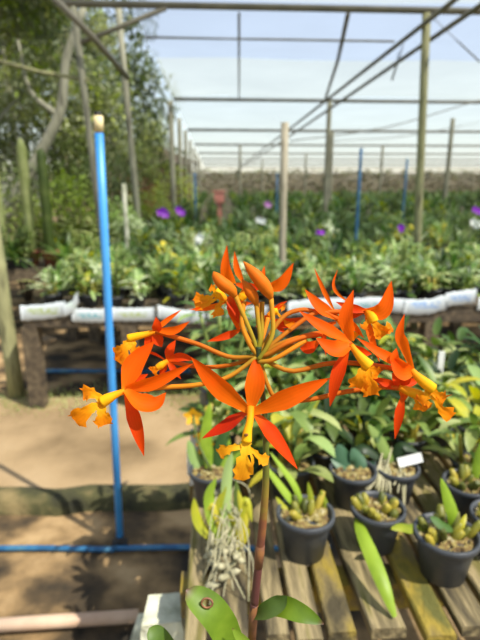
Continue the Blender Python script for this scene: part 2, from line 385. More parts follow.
# ------------------------------------------------------------------ plastic roof and its frame
XL, XR, ZR = -.72, 14., 3.03
def sheet(x0, x1, y0, y1, mat, z=ZR):
    b = MB(); n, m = 16, 6
    for i in range(n+1):
        for j in range(m+1):
            b.vert((x0+(x1-x0)*i/n, y0+(y1-y0)*j/m, z+.02+.03*math.sin(i*1.9+j)*.5-.04*math.sin(math.pi*j/m)))
    for i in range(n):
        for j in range(m):
            a = i*(m+1)+j; b.face((a, a+m+1, a+m+2, a+1))
    return struct(b.build('ceiling', mat))
BY = [5.0, 9.9, 15, 20, 25, 30, 35, 41]
sheet(-1.3, XR, 3.9, 5.0, M['sheet_white'])
sheet(XL, XR, 5.0, 7.1, M['sheet_blue']); sheet(XL, XR, 7.1, 9.9, M['sheet_white'])
for a, c in zip(BY[1:], BY[2:]): sheet(XL, XR+8, a, c, M['sheet_far'])
for i, y in enumerate(BY):
    b = MB(); x0 = -1.3 if i == 0 else XL
    b.tube([(x0, y, ZR-.03), (4, y, ZR-.04), (XR+(8 if i else 0), y, ZR-.03)], .030 if i < 2 else .036, 8)
    o = b.build('roof_beam', M['pipe'], origin=(x0, y, ZR))
    struct(o)
# thin cross bar and lengthwise joints
def bar(pts, r, mat, name, label, cat, group=None, n=6):
    b = MB(); b.tube(pts, r, n); return tag(b.build(name, mat, origin=pts[0]), label, cat, group)
bar([(XL, 6.0, ZR-.03), (2.0, 6.0, ZR-.035)], .012, M['pipe'], 'roof_lath', 'thin dark lath across the first roof bay', 'lath')
bar([W(239, 11, 5.0)+V3((0, 0, -.02)), W(239, 99, 9.9)+V3((0, 0, -.02))], .012, M['pipe'], 'sheet_seam', 'thin lengthwise bar under the first roof bay, above the wooden stake', 'bar')
# two long pipes running under the roof away from the camera
def long_pipe(px, py, z, label, x2):
    p = G(px, py, z); return bar([(p.x-.0, p.y-.6, z+.02), p, (p.x, 12, z-.02), (p.x, 40, z)], .022, M['pipe'], 'roof_pipe', label, 'pipe')
long_pipe(452, 2, 2.86, 'dark lengthwise roof pipe, the one closer to the wooden stake', 0)
long_pipe(478, 7, 2.84, 'dark lengthwise roof pipe, the one farther from the wooden stake', 0)
# sagging wires
for (p0, p1, y0, y1, lb) in (((290, 141), (480, 100), 9.5, 9.5, 'upper thin wire sagging between roof posts'), ((330, 141), (480, 122), 14, 14, 'lower thin wire sagging between roof posts')):
    a, c = W(*p0, y0), W(*p1, y1); m = (a+c)/2+V3((0, 0, -.12)); bar(catmull([a, m, c], 10), .01, M['pipe'], 'wire', lb, 'wire')
a = [W(430, 15, 6), W(480, 62, 6)]
bar(a, .008, M['pipe'], 'wire', 'thin slanting wire beside the tall roof post', 'wire')
# braces
bar([W(348, 14, 5.1), W(338, 60, 7.0), W(325, 100, 9.8)], .022, M['pipe'], 'roof_brace', 'slanting brace pipe crossing the first roof bay beside the long pipes', 'brace')
bar([W(238+165, 45, 6.5), W(392, 80, 8)], .014, M['pipe'], 'roof_brace', 'short slanting brace behind the tall roof post', 'brace')
bar([W(50, -6, 4.7), W(92, 36, 4.9), W(128, 78, 5.3)], .028, M['pipe'], 'roof_brace', 'dark diagonal brace crossing the trees beside the roof edge', 'brace')
bar([W(80, 43, 5.0), W(120, 27, 5.0), W(166, 8, 5.0)], .022, M['pipe'], 'roof_brace', 'curved dark brace rising from slim post to roof beam', 'brace')
bar([W(-4, 60, 5.4), W(40, 72, 5.4), W(88, 80, 4.98)], .018, M['bamboo'], 'bamboo_pole', 'thin pale bamboo pole tied across in front of the trees', 'pole')
# posts
def post(px, y, r, mat, label, name='roof_post', ztop=ZR-.05, cat='post', group=None, lean=(0, 0)):
    p = W(px, 187, y)
    pts = [V3((p.x+lean[0]*(t-.49), y+lean[1]*t, ztop*t-.01)) for t in (0, .25, .5, .75, 1)]
    b = MB(); b.tube(pts, [r*1.05, r, r*1.03, r*.97, r], 10)
    return tag(b.build(name, mat, origin=(pts[0].x, pts[0].y, 0)), label, cat, group)
post(419.5, 5.0, .038, M['bamboo'], 'tall thick roof post rising to the first beam, near the long pipes', lean=(-.15, 0))
post(326, 9.85, .045, M['post'], 'roof post under the second beam, below the slanting brace')
post(96, 5.0, .032, M['post'], 'slim grey post behind the top of the blue pole', lean=(-.16, 0))
post(134, 7.0, .04, M['post'], 'pale slim post standing among the trees beside the roof edge', ztop=3.6, lean=(-.15, 0))
for i, y in enumerate((10, 12.4, 15, 18, 21.5, 25.5, 30)):
    x = -.78
    b = MB(); b.tube([(x, y, -.01), (x, y, ZR-.05)], .05, 8)
    tag(b.build('roof_post', M['post'], origin=(x, y, 0)), 'slim grey post in the receding row along the roof edge', 'post', 'posts along the roof edge')
for i, (px, y) in enumerate(((330, 15), (446, 12), (240, 20), (305, 25), (380, 20), (262, 31))):
    post(px, y, .05, M['post'], 'thin far post under the roof beyond the plants', group='far posts under the roof')
post(283.5, 3.9, .029, M['stake'], 'weathered square wooden stake standing among plants behind the orange flowers', 'wooden_stake', ztop=W(283, 121, 3.9).z, cat='stake')
post(359, 5.3, .016, M['blue_low'], 'far blue plastic pole among plants, beside the orange petals', 'blue_pole', ztop=W(361, 147, 5.3).z, cat='pole')
post(405, 9.0, .02, M['blue_low'], 'distant blue pole just beside the tall roof post', 'blue_pole', ztop=W(405, 158, 9).z, cat='pole')
post(195, 9.0, .02, M['blue_low'], 'distant blue pole near the purple flowers', 'blue_pole', ztop=W(195, 172, 9).z, cat='pole')
post(277, 9.0, .018, M['blue_low'], 'distant blue pole just beside the wooden stake', 'blue_pole', ztop=W(277, 172, 9).z, cat='pole')
post(124, 5.2, .022, M['concrete'], 'short grey stub post behind the plants near the blue pole', 'stub_post', ztop=W(124, 183, 5.2).z, cat='post')
# ------------------------------------------------------------------ near blue pole
base = G(120.5, 546, .0)
root = empty('blue_pole', (base.x, base.y, 0), 'bright blue plastic pole with cream taped top, standing on the soil', 'pole')
ht = W(98, 112, base.y)
b = MB(); tp = V3((ht.x, base.y, ht.z)); bs = V3((base.x, base.y, 0))
L = lambda t: bs.lerp(tp, t)
b.tube([L(0), L(.35), L(.7), L(.985)], .0145, 14); b.build('pole', M['blue'], root)
b = MB(); b.tube([L(.962), L(.993)], .0158, 14); b.build('tape_wrap', M['tape'], root)
b = MB(); b.tube([L(.993), L(1.0)], .0125, 12); b.build('cap', M['black'], root)
b = MB(); b.tube([bs+V3((-.03, 0, .014)), bs+V3((.03, 0, .014))], .02, 12); b.tube([bs, bs+V3((0, 0, .05))], .019, 12); b.build('pipe_tee', M['black'], root)
pa, pb = G(-40, 549, .014), G(330, 547, .014)
ps = [pa.lerp(pb, t) for t in (0, .2, .4, .43, .6, .8, 1)]
for i, p in enumerate(ps): p.z = .013; p.y += .006*math.sin(i*2.1)
bar(catmull(ps, 20), .0115, M['blue_low'], 'blue_hose', 'thin blue water pipe lying across the soil at the blue pole foot', 'pipe', n=10)
pa, pb = G(36, 371, .02), G(190, 371, .02)
bar([pa, (pa+pb)/2, pb], .017, M['blue_low'], 'blue_hose', 'blue water pipe lying in the shade under the long bench', 'pipe', n=10)
pa, pb = G(-30, 627, .03), G(138, 616, .03)
bar([pa, (pa+pb)/2, pb], .022, M['beige_pipe'], 'beige_pipe', 'beige plastic pipe lying on the soil in front of the blue pole', 'pipe', n=14)
# concrete block with a broken edge
b = MB(); r3 = random.Random(5); cb = G(166, 604, .2)
cb = G(163, 606, .60); wd_ = .043
prof = [(-wd_, -wd_), (wd_*1.05, -wd_*.95), (wd_, wd_), (-wd_*.92, wd_)]; lv = [(0, 1.04), (.2, 1.02), (.4, 1.0), (.57, .98), (.595, .88)]; rings = []
for z, k in lv: rings.append([b.vert((cb.x+x*k+r3.uniform(-.003, .003), cb.y+y*k+r3.uniform(-.003, .003), z+(r3.uniform(-.006, .006) if z > 0 else 0))) for x, y in prof])
for i in range(len(lv)-1):
    for j in range(4): b.face((rings[i][j], rings[i][(j+1) % 4], rings[i+1][(j+1) % 4], rings[i+1][j]), False)
b.face(rings[-1], False); b.face(rings[0][::-1], False)
tag(b.build('concrete_post', M['concrete'], origin=(cb.x, cb.y, 0)), 'pale weathered concrete post stump close beside the slatted bench', 'post')
b = MB(); q = G(136, 640, 0); b.tube([q, q+V3((.02, .02, .08))], [.02, .012], 7)
tag(b.build('broken_peg', M['concrete'], origin=q), 'short broken grey peg standing on the soil near the concrete post', 'peg')
# leaning bamboo post by the long bench
q = G(17, 396, .05); t_ = W(-35, 40, q.y)
b = MB(); pts = [q.lerp(t_, t) for t in (0, .12, .13, .14, .4, .41, .42, .7, .71, .72, 1)]
b.tube(pts, [.055, .05, .054, .05, .049, .053, .049, .047, .051, .047, .046], 12)
tag(b.build('bamboo_post', M['bamboo'], origin=q), 'thick greenish bamboo post leaning beside the long bench end', 'post')

# ------------------------------------------------------------------ near slatted bench
BZ = .72
bench = empty('slatted_bench', (.6, 1.5, 0), 'weathered slatted wooden bench carrying the black pots, closest to the camera', 'bench')
rb = random.Random(11)
def slat(x0, w, y0, y1, mat, z=BZ, skew=0.0, th=.022):
    b = MB(); n = 6; rows = []
    for i in range(n+1):
        y = y0+(y1-y0)*i/n; xx = x0+skew*(y-y0)+rb.uniform(-.0015, .0015); e = rb.uniform(-.002, .002); zz = z+rb.uniform(-.0015, 0)
        rows.append([b.vert(p) for p in ((xx, y, zz-th), (xx, y, zz-.003), (xx+.003, y, zz), (xx+w+e-.003, y, zz), (xx+w+e, y, zz-.003), (xx+w+e, y, zz-th))])
    for i in range(n):
        for j in range(6): b.face((rows[i][j], rows[i+1][j], rows[i+1][(j+1) % 6], rows[i][(j+1) % 6]), False)
    b.face(rows[0], False); b.face(rows[-1][::-1], False)
    return b.build('slat', mat, bench)
def sx(px, py): return G(px, py, BZ)
yfr = G(300, 637, BZ).y
for (pa, pw, py, mt, sk) in ((186, 22, 600, 'wood', 0), (213, 38, 600, 'wood', 0), (262, 23, 600, 'wood', .0), (290, 28, 600, 'wood', 0), (321, 30, 600, 'wood_moss', 0), (362, 37, 600, 'wood', -.03), (411, 32, 600, 'wood_moss', 0), (447, 34, 600, 'wood', 0), (485, 34, 600, 'wood', 0)):
    a, c = sx(pa, py), sx(pa+pw, py)
    slat(a.x, (c.x-a.x)*.9, yfr+rb.uniform(-.008, .012), 1.76+rb.uniform(-.02, .02), M[mt], skew=sk)
x = sx(522, 600).x
while x < 1.65:
    w = rb.uniform(.05, .065); slat(x, w, yfr, 1.76, M['wood']); x += w+rb.uniform(.01, .02)
for y in (yfr+.16, 1.2, 1.66):
    b = MB(); b.box((.8, y, BZ-.055), 1.75, .055, .06); b.build('crossbeam', M['wood_moss'], bench)
for y in (yfr+.16, 1.66):
    for xx in (.03, .85, 1.6):
        b = MB(); b.box((xx, y, (BZ-.085)/2), .075, .075, BZ-.085); b.build('leg', M['wood_dark'], bench)

# ------------------------------------------------------------------ plant kit
def pot_mb(b, r, h, c=(0, 0, 0), mat='pot', fill='bark', rnd=None):
    b.use(M[mat]); b.lathe([(r*.72, 0), (r*.95, h*.86), (r*1.06, h*.87), (r*1.07, h), (r*.97, h), (r*.92, h*.8)], 24, c)
    return b
def pot_parts(root, r, h, seed, mat='pot'):
    c = world_loc(root); rnd = random.Random(seed)
    b = MB(); b.lathe([(r*.72, 0), (r*.94, h*.85)], 32, c); p = b.build('pot', M[mat], root)
    b = MB(); b.lathe([(r*.94, h*.85), (r*1.04, h*.86), (r*1.07, h*.88), (r*1.07, h*.99), (r*1.04, h), (r*.96, h), (r*.93, h*.9), (r*.88, h*.72)], 32, c); b.build('rim', M[mat], p)
    b = MB(); rings = []
    for k in range(7):
        rr = r*.9*k/6; rings.append([b.vert(c+V3((rr*math.cos(a*math.pi/10), rr*math.sin(a*math.pi/10), h*.86+rnd.uniform(-.006, .008)))) for a in range(20)])
    for k in range(6):
        for a in range(20): b.face((rings[k][a], rings[k][(a+1) % 20], rings[k+1][(a+1) % 20], rings[k+1][a]))
    for i in range(34):
        a = rnd.uniform(0, 6.28); q = r*.82*math.sqrt(rnd.random()); s = rnd.uniform(.004, .010)
        b.blob(c+V3((q*math.cos(a), q*math.sin(a), h*.88)), (s, s*.8, s*.6), rnd, 6, V3((rnd.uniform(-1, 1), rnd.uniform(-1, 1), .4)))
    b.build('potting_bark', M['bark'], root)
    return p
def bulb(root, base, d, length, r, mat='bulb', seed=0):
    rnd = random.Random(seed); d = V3(d).normalized(); b = MB(); pts = []; rad = []
    for i in range(9):
        t = i/8; pts.append(V3(base)+d*length*t); rad.append(r*(.35+.75*math.sin(math.pi*(.08+.84*t))**.8))
    b.tube(pts, rad, 10); return b.build('pseudobulb', M[mat], root)
def blade(root, pts, width, mat, name='leaf', cup=.25, prof=None, tilt=0., n=14):
    """strap leaf through world points"""
    q = catmull(pts, n); sides = []
    for i in range(n+1):
        t = (q[min(i+1, n)]-q[max(i-1, 0)]).normalized(); v = (C-q[i]).normalized()
        up = (V3((0, 0, 1))*.7+v*.5).normalized(); s = t.cross(up); s = s.normalized() if s.length > .02 else RT.copy()
        if tilt: s = Matrix.Rotation(tilt, 3, t) @ s
        sides.append(s)
    pf = prof or (lambda t: math.sin(math.pi*min(1, .16+t*.84))**.6)
    b = MB(); b.ribbon(q, [max(.0008, width*pf(i/n)) for i in range(n+1)], sides, cup, 4)
    return b.build(name, mat, root)

def foliage(b, kind, rnd, size, z0, mats):
    """leaves of one potted plant about the local origin"""
    if kind == 'strap':
        for i in range(rnd.randint(18, 26)):
            a = rnd.uniform(0, 6.28); e = rnd.uniform(.4, 1.4); q = rnd.uniform(0, .03)
            b.use(M[rnd.choice(mats)]); b.leaf((q*math.cos(a), q*math.sin(a), z0-.015), (math.cos(a)*math.cos(e), math.sin(a)*math.cos(e), math.sin(e)), size*rnd.uniform(.6, 1.1), size*rnd.uniform(.07, .12), rnd.uniform(.3, 1.6), 5, .25)
    elif kind == 'broad':
        for i in range(rnd.randint(30, 40)):
            a = rnd.uniform(0, 6.28); e = rnd.uniform(.1, 1.3); q = rnd.uniform(.0, .055)
            b.use(M[rnd.choice(mats)]); b.leaf((q*math.cos(a), q*math.sin(a), z0+rnd.uniform(-.01, size*.55)), (math.cos(a)*math.cos(e), math.sin(a)*math.cos(e), math.sin(e)), size*rnd.uniform(.24, .46), size*rnd.uniform(.09, .16), rnd.uniform(.4, 1.4), 5, .3)
        for i in range(5):
            a = rnd.uniform(0, 6.28); b.use(M['bulb']); b.tube([(0.02*math.cos(a), .02*math.sin(a), z0-.02), (.035*math.cos(a), .035*math.sin(a), z0+size*.3)], [.008, .006], 6)
    elif kind == 'cane':
        for i in range(rnd.randint(6, 9)):
            a = rnd.uniform(0, 6.28); lean = rnd.uniform(.05, .4); h = size*rnd.uniform(.7, 1.15); tp = V3((math.cos(a)*lean*h, math.sin(a)*lean*h, h))
            b.use(M['leaf_b']); b.tube([(0.02*math.cos(a), .02*math.sin(a), z0-.02), tp*.5+V3((0, 0, z0)), tp+V3((0, 0, z0))], .005, 5)
            for k in range(5):
                t = .3+.7*k/4; aa = a+(k % 2)*math.pi+rnd.uniform(-.5, .5)
                b.use(M[rnd.choice(mats)]); b.leaf(tp*t+V3((0, 0, z0)), (math.cos(aa)*.8, math.sin(aa)*.8, .5), size*.35, size*.1, .9, 4, .2)
    return b
def flower_head(b, c, r, rnd, mat, n=1):
    for k in range(n):
        cc = V3(c)+(V3((rnd.uniform(-1, 1), rnd.uniform(-1, 1), rnd.uniform(-.6, .6)))*r*1.1 if n > 1 else V3((0, 0, 0)))
        for i in range(5):
            a = i*1.2566+.3; d = V3((math.cos(a), -.5, math.sin(a))); b.use(M[mat]); b.ribbon([cc, cc+d*r*.55, cc+d*r], [r*.25, r*.75, r*.2], [d.cross(V3((0, 1, 0))).normalized()]*3, .1, 2)
KINDS = {'strap_a': ('strap', ['leaf_a', 'leaf_a', 'leaf_b'], 'strappy green potted orchid'), 'strap_b': ('strap', ['leaf_b', 'leaf_a', 'leaf_c'], 'olive strappy potted orchid'),
         'broad_a': ('broad', ['leaf_a', 'leaf_d', 'leaf_a', 'leaf_b', 'leaf_yellow'], 'broad-leaved green potted orchid'), 'broad_c': ('broad', ['leaf_c', 'leaf_c', 'leaf_a'], 'silvery broad-leaved potted orchid'),
         'cane_a': ('cane', ['leaf_a', 'leaf_b'], 'leafy caned potted orchid'), 'broad_d': ('broad', ['leaf_d', 'leaf_d', 'leaf_b'], 'dark broad-leaved potted orchid')}
PROTO = {}
for k, (kind, mats, _) in KINDS.items():
    for var in range(2):
        rnd = random.Random(hash(k) % 1 + len(k)*7+var*31+ord(k[-1]))
        rr, hh = .055, .085
        bp = MB(); pot_mb(bp, rr, hh); bp.use(M['bark']); bp.lathe([(.001, hh*.86), (rr*.93, hh*.84)], 16)
        bf = foliage(MB(), kind, rnd, .27, hh*.9, mats)
        b1 = MB(); pot_mb(b1, rr, hh); foliage(b1, kind, rnd, .27, hh*.9, mats)
        PROTO[(k, var)] = (bp.mesh('pot'), bf.mesh('foliage'), b1.mesh('potted_orchid'), b1)
def place_plant(k, var, loc, rz, sc, parts, label, group, name='potted_orchid'):
    mp, mf, m1, _ = PROTO[(k, var)]
    if parts:
        o = bpy.data.objects.new(name, None); o.empty_display_size = .05; COL.objects.link(o)
        for nm, me in (('pot', mp), ('foliage', mf)):
            c = bpy.data.objects.new(nm, me); COL.objects.link(c); c.parent = o
    else:
        o = bpy.data.objects.new(name, m1); COL.objects.link(o)
    o.location = loc; o.rotation_euler = (0, 0, rz); o.scale = (sc, sc, sc)
    return tag(o, label, 'orchid', group)

# ------------------------------------------------------------------ long benches carrying the field of plants
TZ = .70
def bench_far(x0, x1, y0, y1, label, legs, matl='wood_dark', z=TZ):
    root = empty('plant_bench', ((x0+x1)/2, y0, 0), label, 'bench')
    b = MB(); ys = y0
    while ys < y1-.01: b.box(((x0+x1)/2, ys+.06, z-.015), x1-x0, .11, .03); ys += .125
    b.build('slatted_top', M[matl], root)
    for yy in (y0+.02, y1-.05):
        b = MB(); b.box(((x0+x1)/2, yy, z-.065), x1-x0, .05, .07); b.build('rail', M[matl], root)
        for xx in legs:
            b = MB(); b.box((xx, yy+.02, (z-.1)/2), .095, .09, z-.1); b.build('leg', M[matl], root)
    return root
YB = 3.08
legs = [W(30, 340, YB).x, -.55, .35, W(432, 330, YB).x, 2.4, 3.4]
bench_far(W(22, 310, YB).x, 3.6, YB, 4.75, 'long wooden plant bench edged with white printed strips', legs)
bench_far(-1.15, 5.0, 5.15, 6.9, 'plant bench in the second row beyond the white strips', [-1.0, 1, 3, 4.8])
bench_far(-1.1, 6.6, 7.3, 9.3, 'plant bench in the third row beyond the white strips', [-1.0, 2, 4.5, 6.4])
bench_far(-3.6, W(74, 268, 4.75).x, 4.75, 5.6, 'dark wooden plant shelf carrying clay pots behind the bamboo post', [-3.4, -2.4, W(66, 268, 4.75).x])
# white printed strips along the front edge
def strip(pts, h, mat, label, cat='strip'):
    """bent band: pts are (px, py of its middle)"""
    b = MB(); q = [W(px, py, YB-.010+dy) for px, py, dy in pts]; n = 14; c = catmull(q, n); rs = random.Random(len(label))
    th = .007
    prev = None
    for i, p in enumerate(c):
        dz = rs.uniform(-.004, .004)
        row = [b.vert(p+V3((0, y, z+dz))) for y, z in ((-th, -h/2+.004), (-th-.002, 0), (-th, h/2-.004), (-th/2, h/2), (th/2, h/2), (th, -h/2), (-th/2, -h/2))]
        if prev:
            for j in range(7): b.face((prev[j], prev[(j+1) % 7], row[(j+1) % 7], row[j]))
        else: b.face(row, False)
        prev = row
    b.face(prev[::-1], False)
    return tag(b.build('printed_strip', M[mat], origin=c[0]), label, cat, 'white strips along the long bench')
strip([(21, 313, 0), (45, 312, 0), (66, 308, 0)], .095, 'strip_olive', 'white printed strip with olive band at the bench end beside the bamboo post')
strip([(64, 311, -.012), (72, 307, -.012), (78, 297, -.012)], .075, 'strip_plain', 'short crumpled white strip bent upward on the bench edge')
strip([(72, 315, 0), (92, 316, 0), (110, 315, 0)], .085, 'strip_teal', 'white strip with teal band just before the blue pole')
strip([(112, 314, 0), (134, 315, 0), (155, 314, 0)], .085, 'strip_olive', 'white strip with olive band just past the blue pole')
strip([(158, 312, 0), (180, 316, 0), (206, 317, 0)], .085, 'strip_plain', 'plain white strip above the two flowers by the blue pole')
strip([(208, 313, 0), (235, 313, 0), (268, 312, 0)], .08, 'strip_plain', 'white strip passing behind the flower buds')
strip([(288, 309, 0), (315, 306, 0), (346, 305, 0)], .09, 'strip_plain', 'white strip behind the upper petals beside the wooden stake')
strip([(348, 306, 0), (378, 304, 0), (405, 306, 0)], .09, 'strip_teal', 'white strip with faint teal print behind the tall curled petal')
strip([(404, 307, 0), (425, 307, 0), (447, 302, 0)], .10, 'strip_blue', 'white strip with blue print over the bench leg')
strip([(445, 300, 0), (460, 298, 0), (476, 296, 0)], .09, 'strip_blue', 'white strip with blue print set highest at the far end')
strip([(478, 304, 0), (500, 303, 0), (520, 303, 0)], .08, 'strip_plain', 'plain white strip last along the bench edge')

# the field of plants
rf = random.Random(21); ks = list(KINDS); wts = [3, 3, 6, 5, 4, 2]
spots = []
y = 3.2
while y < 9.3:
    if not (4.72 < y < 5.2 or 6.88 < y < 7.32):
        step = .195 if y < 4.8 else (.27 if y < 7 else .36)
        x = W(-12, 260, y).x
        while x < W(492, 260, y).x:
            xx, yy = x+rf.uniform(-.05, .05), y+rf.uniform(-.05, .05)
            if xx > W(22, 300, 3.1).x+.08-.0*(yy): spots.append((xx, yy))
            x += step
    y += (.17 if y < 4.8 else .28)
spots.sort(key=lambda s: s[1])
# keep every plant apart from the stake, the poles and the posts
hard = [(W(283.5, 187, 3.9).x, 3.9), (W(359, 187, 5.3).x, 5.3), (W(419.5, 187, 5).x, 5.0)]
spots = [s for s in spots if all(math.hypot(s[0]-h[0], s[1]-h[1]) > .1 for h in hard)]
n_first = sum(1 for s in spots if s[1] < 4.8)
print('SPOTS', len(spots), n_first)
SINGLES = spots[:222]; REST = spots[222:]
for i, (x, y) in enumerate(SINGLES):
    k = rf.choices(ks, wts)[0]
    nm = KINDS[k][2]
    if y < 3.45: band = 'in the front rows just behind the white strips'
    elif y < 4.8: band = 'packed on the long bench behind the front rows'
    else: band = 'on the second bench, beyond the long bench'
    sc = rf.uniform(.75, 1.1) if y < 4.8 else rf.uniform(.9, 1.25)
    place_plant(k, i % 2, (x, y, TZ), rf.uniform(0, 6.28), sc, y < 3.45, nm+' '+band, nm+' '+band)
# everything farther off that nobody could count
b = MB(); rnd = random.Random(9)
far = list(REST); y = 9.6
while y < 40:
    x = max(-.6, W(130, 200, y).x)
    while x < W(490, 200, y).x: far.append((x+rnd.uniform(-.1, .1), y+rnd.uniform(-.1, .1))); x += .5+.012*y
    y += .5+.03*y
for (x, y) in far:
    k = rnd.choices(ks, wts)[0]; src = PROTO[(k, rnd.randint(0, 1))][3]; s = rnd.uniform(.9, 1.3)*(1 if y < 9.5 else 1.5); a = rnd.uniform(0, 6.28); ca, sa = math.cos(a)*s, math.sin(a)*s
    off = len(b.v); z = TZ
    b.v += [(x+ca*p[0]-sa*p[1], y+sa*p[0]+ca*p[1], z+p[2]*s) for p in src.v]; b.al += src.al; b.ac += src.ac
    mp = []
    for m in src.mats: b.use(m); mp.append(b.cur)
    b.f += [tuple(i+off for i in f) for f in src.f]; b.mi += [mp[i] for i in src.mi]; b.sm += src.sm
o = b.build('distant_foliage'); tag(o, 'endless rows of green orchid foliage receding under the plastic roof', 'foliage', kind='stuff')
for (y0, y1) in ((9.6, 16), (16.5, 25), (25.5, 39.5)):
    bb = MB(); bb.box((8, (y0+y1)/2, TZ-.02), 18, y1-y0, .04)
    for xx in (-.7, 4, 9, 14):
        for yy in (y0+.2, y1-.2): bb.box((xx, yy, .33), .1, .1, .66)
    tag(bb.build('far_bench', M['wood_dark'], origin=(8, y0, 0)), 'long dark bench under the endless foliage '+('just past the third bench' if y0 < 10 else 'midway to the far hedge' if y0 < 20 else 'ending at the far hedge'), 'bench')
# flowering plants scattered over the field
def flowering(px, py, y, mat, r, n, label, zb=TZ):
    p = W(px, py, y); root = empty('flowering_orchid', (p.x, p.y+.03, zb), label, 'orchid')
    c = world_loc(root); rnd = random.Random(int(px))
    b = MB(); pot_mb(b, .055, .085, c); b.build('pot', M['pot'], root)
    b = MB(); fb = foliage(MB(), 'strap', rnd, .24, .08, ['leaf_a', 'leaf_b'])
    fb.v = [tuple(V3(v)+c) for v in fb.v]; fb.build('foliage', None, root)
    b = MB(); b.tube(catmull([c+V3((0, 0, .08)), (c+p)/2+V3((.01, 0, .05)), p+V3((0, .015, 0))], 8), .004, 6); b.build('flower_stem', M['leaf_b'], root)
    for k in range(n):
        b = MB(); off = V3((rnd.uniform(-1, 1), rnd.uniform(-.4, .4), rnd.uniform(-.5, .5)))*r*1.2 if k else V3((0, 0, 0)); flower_head(b, p+off, r*.85, rnd, mat, 1); b.build('flower', M[mat], root)
flowering(166, 214, 5.6, 'purple', .055, 4, 'purple orchid spray with blooms standing above the foliage near the roof-edge posts')
flowering(179, 211, 5.7, 'purple', .05, 4, 'purple orchid spray just beside the larger purple spray')
flowering(200, 237, 4.5, 'white_petal', .05, 2, 'small white orchid bloom below the purple sprays')
flowering(322, 232, 4.6, 'purple', .035, 2, 'small violet bloom between wooden stake and far blue pole')
flowering(401, 229, 5.25, 'purple', .045, 3, 'violet bloom beside the tall roof post')
flowering(267, 204, 7.5, 'pink', .06, 2, 'tiny pink bloom near the wooden stake')
flowering(263, 221, 5.4, 'white_petal', .045, 2, 'small white bloom just beside the wooden stake')
flowering(74, 278, 3.6, 'white_petal', .035, 3, 'white orchid blooms above the crumpled strip')
flowering(168, 277, 3.5, 'white_petal', .03, 3, 'white blooms low over the strips between blue pole and buds')
flowering(190, 279, 3.6, 'white_petal', .035, 3, 'cluster of white blooms beside the upper left-facing flower'.replace('left-facing', 'orange'))
flowering(476, 225, 4.6, 'white_petal', .05, 3, 'white blooms past the tall roof post')
flowering(478, 211, 5.6, 'purple', .05, 3, 'violet bloom above the white blooms past the tall post')
flowering(388, 273, 3.7, 'white_petal', .03, 2, 'white bloom just behind the printed strip with teal print')
b = MB(); q = W(219, 197, 10.0); b.box(q, .2, .2, .2); b.box(q+V3((0, 0, .11)), .24, .24, .03); b.box(q+V3((0, 0, -.45)), .1, .1, .7)
tag(b.build('nest_box', M['pink_block'], origin=(q.x, q.y, .7)), 'small salmon-coloured box on a peg far among the plants', 'box')

# ------------------------------------------------------------------ trees, shrubs, hedge, shed
def crown_mesh(seed, rx, rz, n, sz, mats):
    rnd = random.Random(seed); b = MB(); cl = [(V3((rnd.uniform(-1, 1)*rx*.7, rnd.uniform(-1, 1)*rx*.7, rnd.uniform(-.8, .8)*rz)), rnd.uniform(.3, .5)*rx) for _ in range(14)]
    for i in range(n):
        c, r = rnd.choice(cl); d = V3((rnd.gauss(0, 1), rnd.gauss(0, 1), rnd.gauss(0, 1))).normalized(); p = c+d*r*rnd.random()**.4
        a = rnd.uniform(0, 6.28); b.use(M[rnd.choice(mats)]); b.leaf(p, (math.cos(a), math.sin(a), rnd.uniform(-.6, .6)), sz*rnd.uniform(.7, 1.3), sz*rnd.uniform(.3, .5), .7, 2, .2, 1)
    return b.mesh('crown')
CR = [crown_mesh(1, 1.5, 1.9, 5600, .15, ['tree_a', 'tree_a', 'tree_b']), crown_mesh(2, 1.5, 1.9, 5000, .15, ['tree_b', 'tree_b', 'tree_c']), crown_mesh(3, 1.5, 1.5, 5000, .14, ['tree_c', 'tree_a', 'tree_a'])]
TL = ['dark dense tree', 'grey-green loose tree', 'bright yellow-green tree']
rt_ = random.Random(4)
def tree(x, y, kind, h, s, where, lean=0):
    root = empty('tree', (x, y, 0), TL[kind]+' '+where, 'tree')
    c = bpy.data.objects.new('crown', CR[kind]); COL.objects.link(c); c.parent = root; c.location = (lean, 0, h); c.scale = (s, s, s*1.1); c.rotation_euler = (0, 0, rt_.uniform(0, 6))
    b = MB(); o = V3((x, y, 0)); p = [o+V3((lean*t*t+rt_.uniform(-.06, .06), rt_.uniform(-.06, .06), h*1.2*t)) for t in (0, .2, .4, .6, .8, 1)]
    b.tube(p, [.13, .11, .1, .085, .06, .03], 8)
    for k in range(5):
        a = rt_.uniform(0, 6.28); st = p[2+k % 3]; b.tube([st, st+V3((math.cos(a)*.4, math.sin(a)*.4, .5))*s, st+V3((math.cos(a)*.9, math.sin(a)*.9, 1.0))*s], [.05, .035, .015], 6)
    b.build('trunk', M['post'], root)
tree(-5.6, 10.5, 0, 3.2, 1.25, 'farthest from the roof edge, behind the cactus columns')
tree(-4.2, 9.5, 1, 4.6, 1.0, 'leaning over the cactus columns', .5)
tree(-3.4, 11.5, 1, 2.5, 1.05, 'between the cactus columns and the pale slim post')
tree(-2.7, 13.5, 0, 3.6, 1.2, 'behind the slim grey post, under the diagonal brace')
tree(-5.2, 14, 1, 6.2, 1.5, 'tallest, behind the thin bamboo pole')
tree(-7.0, 15, 0, 5.0, 1.6, 'at the outer edge of the picture, behind the others')
tree(-5.4, 19, 0, 7.4, 1.6, 'high behind the dark diagonal brace')
tree(-3.6, 19.5, 2, 2.6, 1.2, 'beside the dark red shed')
tree(-8.0, 23, 1, 8.5, 2.1, 'far back above the cactus columns')
tree(-5.0, 27, 0, 4.6, 1.7, 'far back along the roof edge, above the shed')
tree(-9.0, 20, 0, 7.0, 2.2, 'far off beyond all the plant shelves')
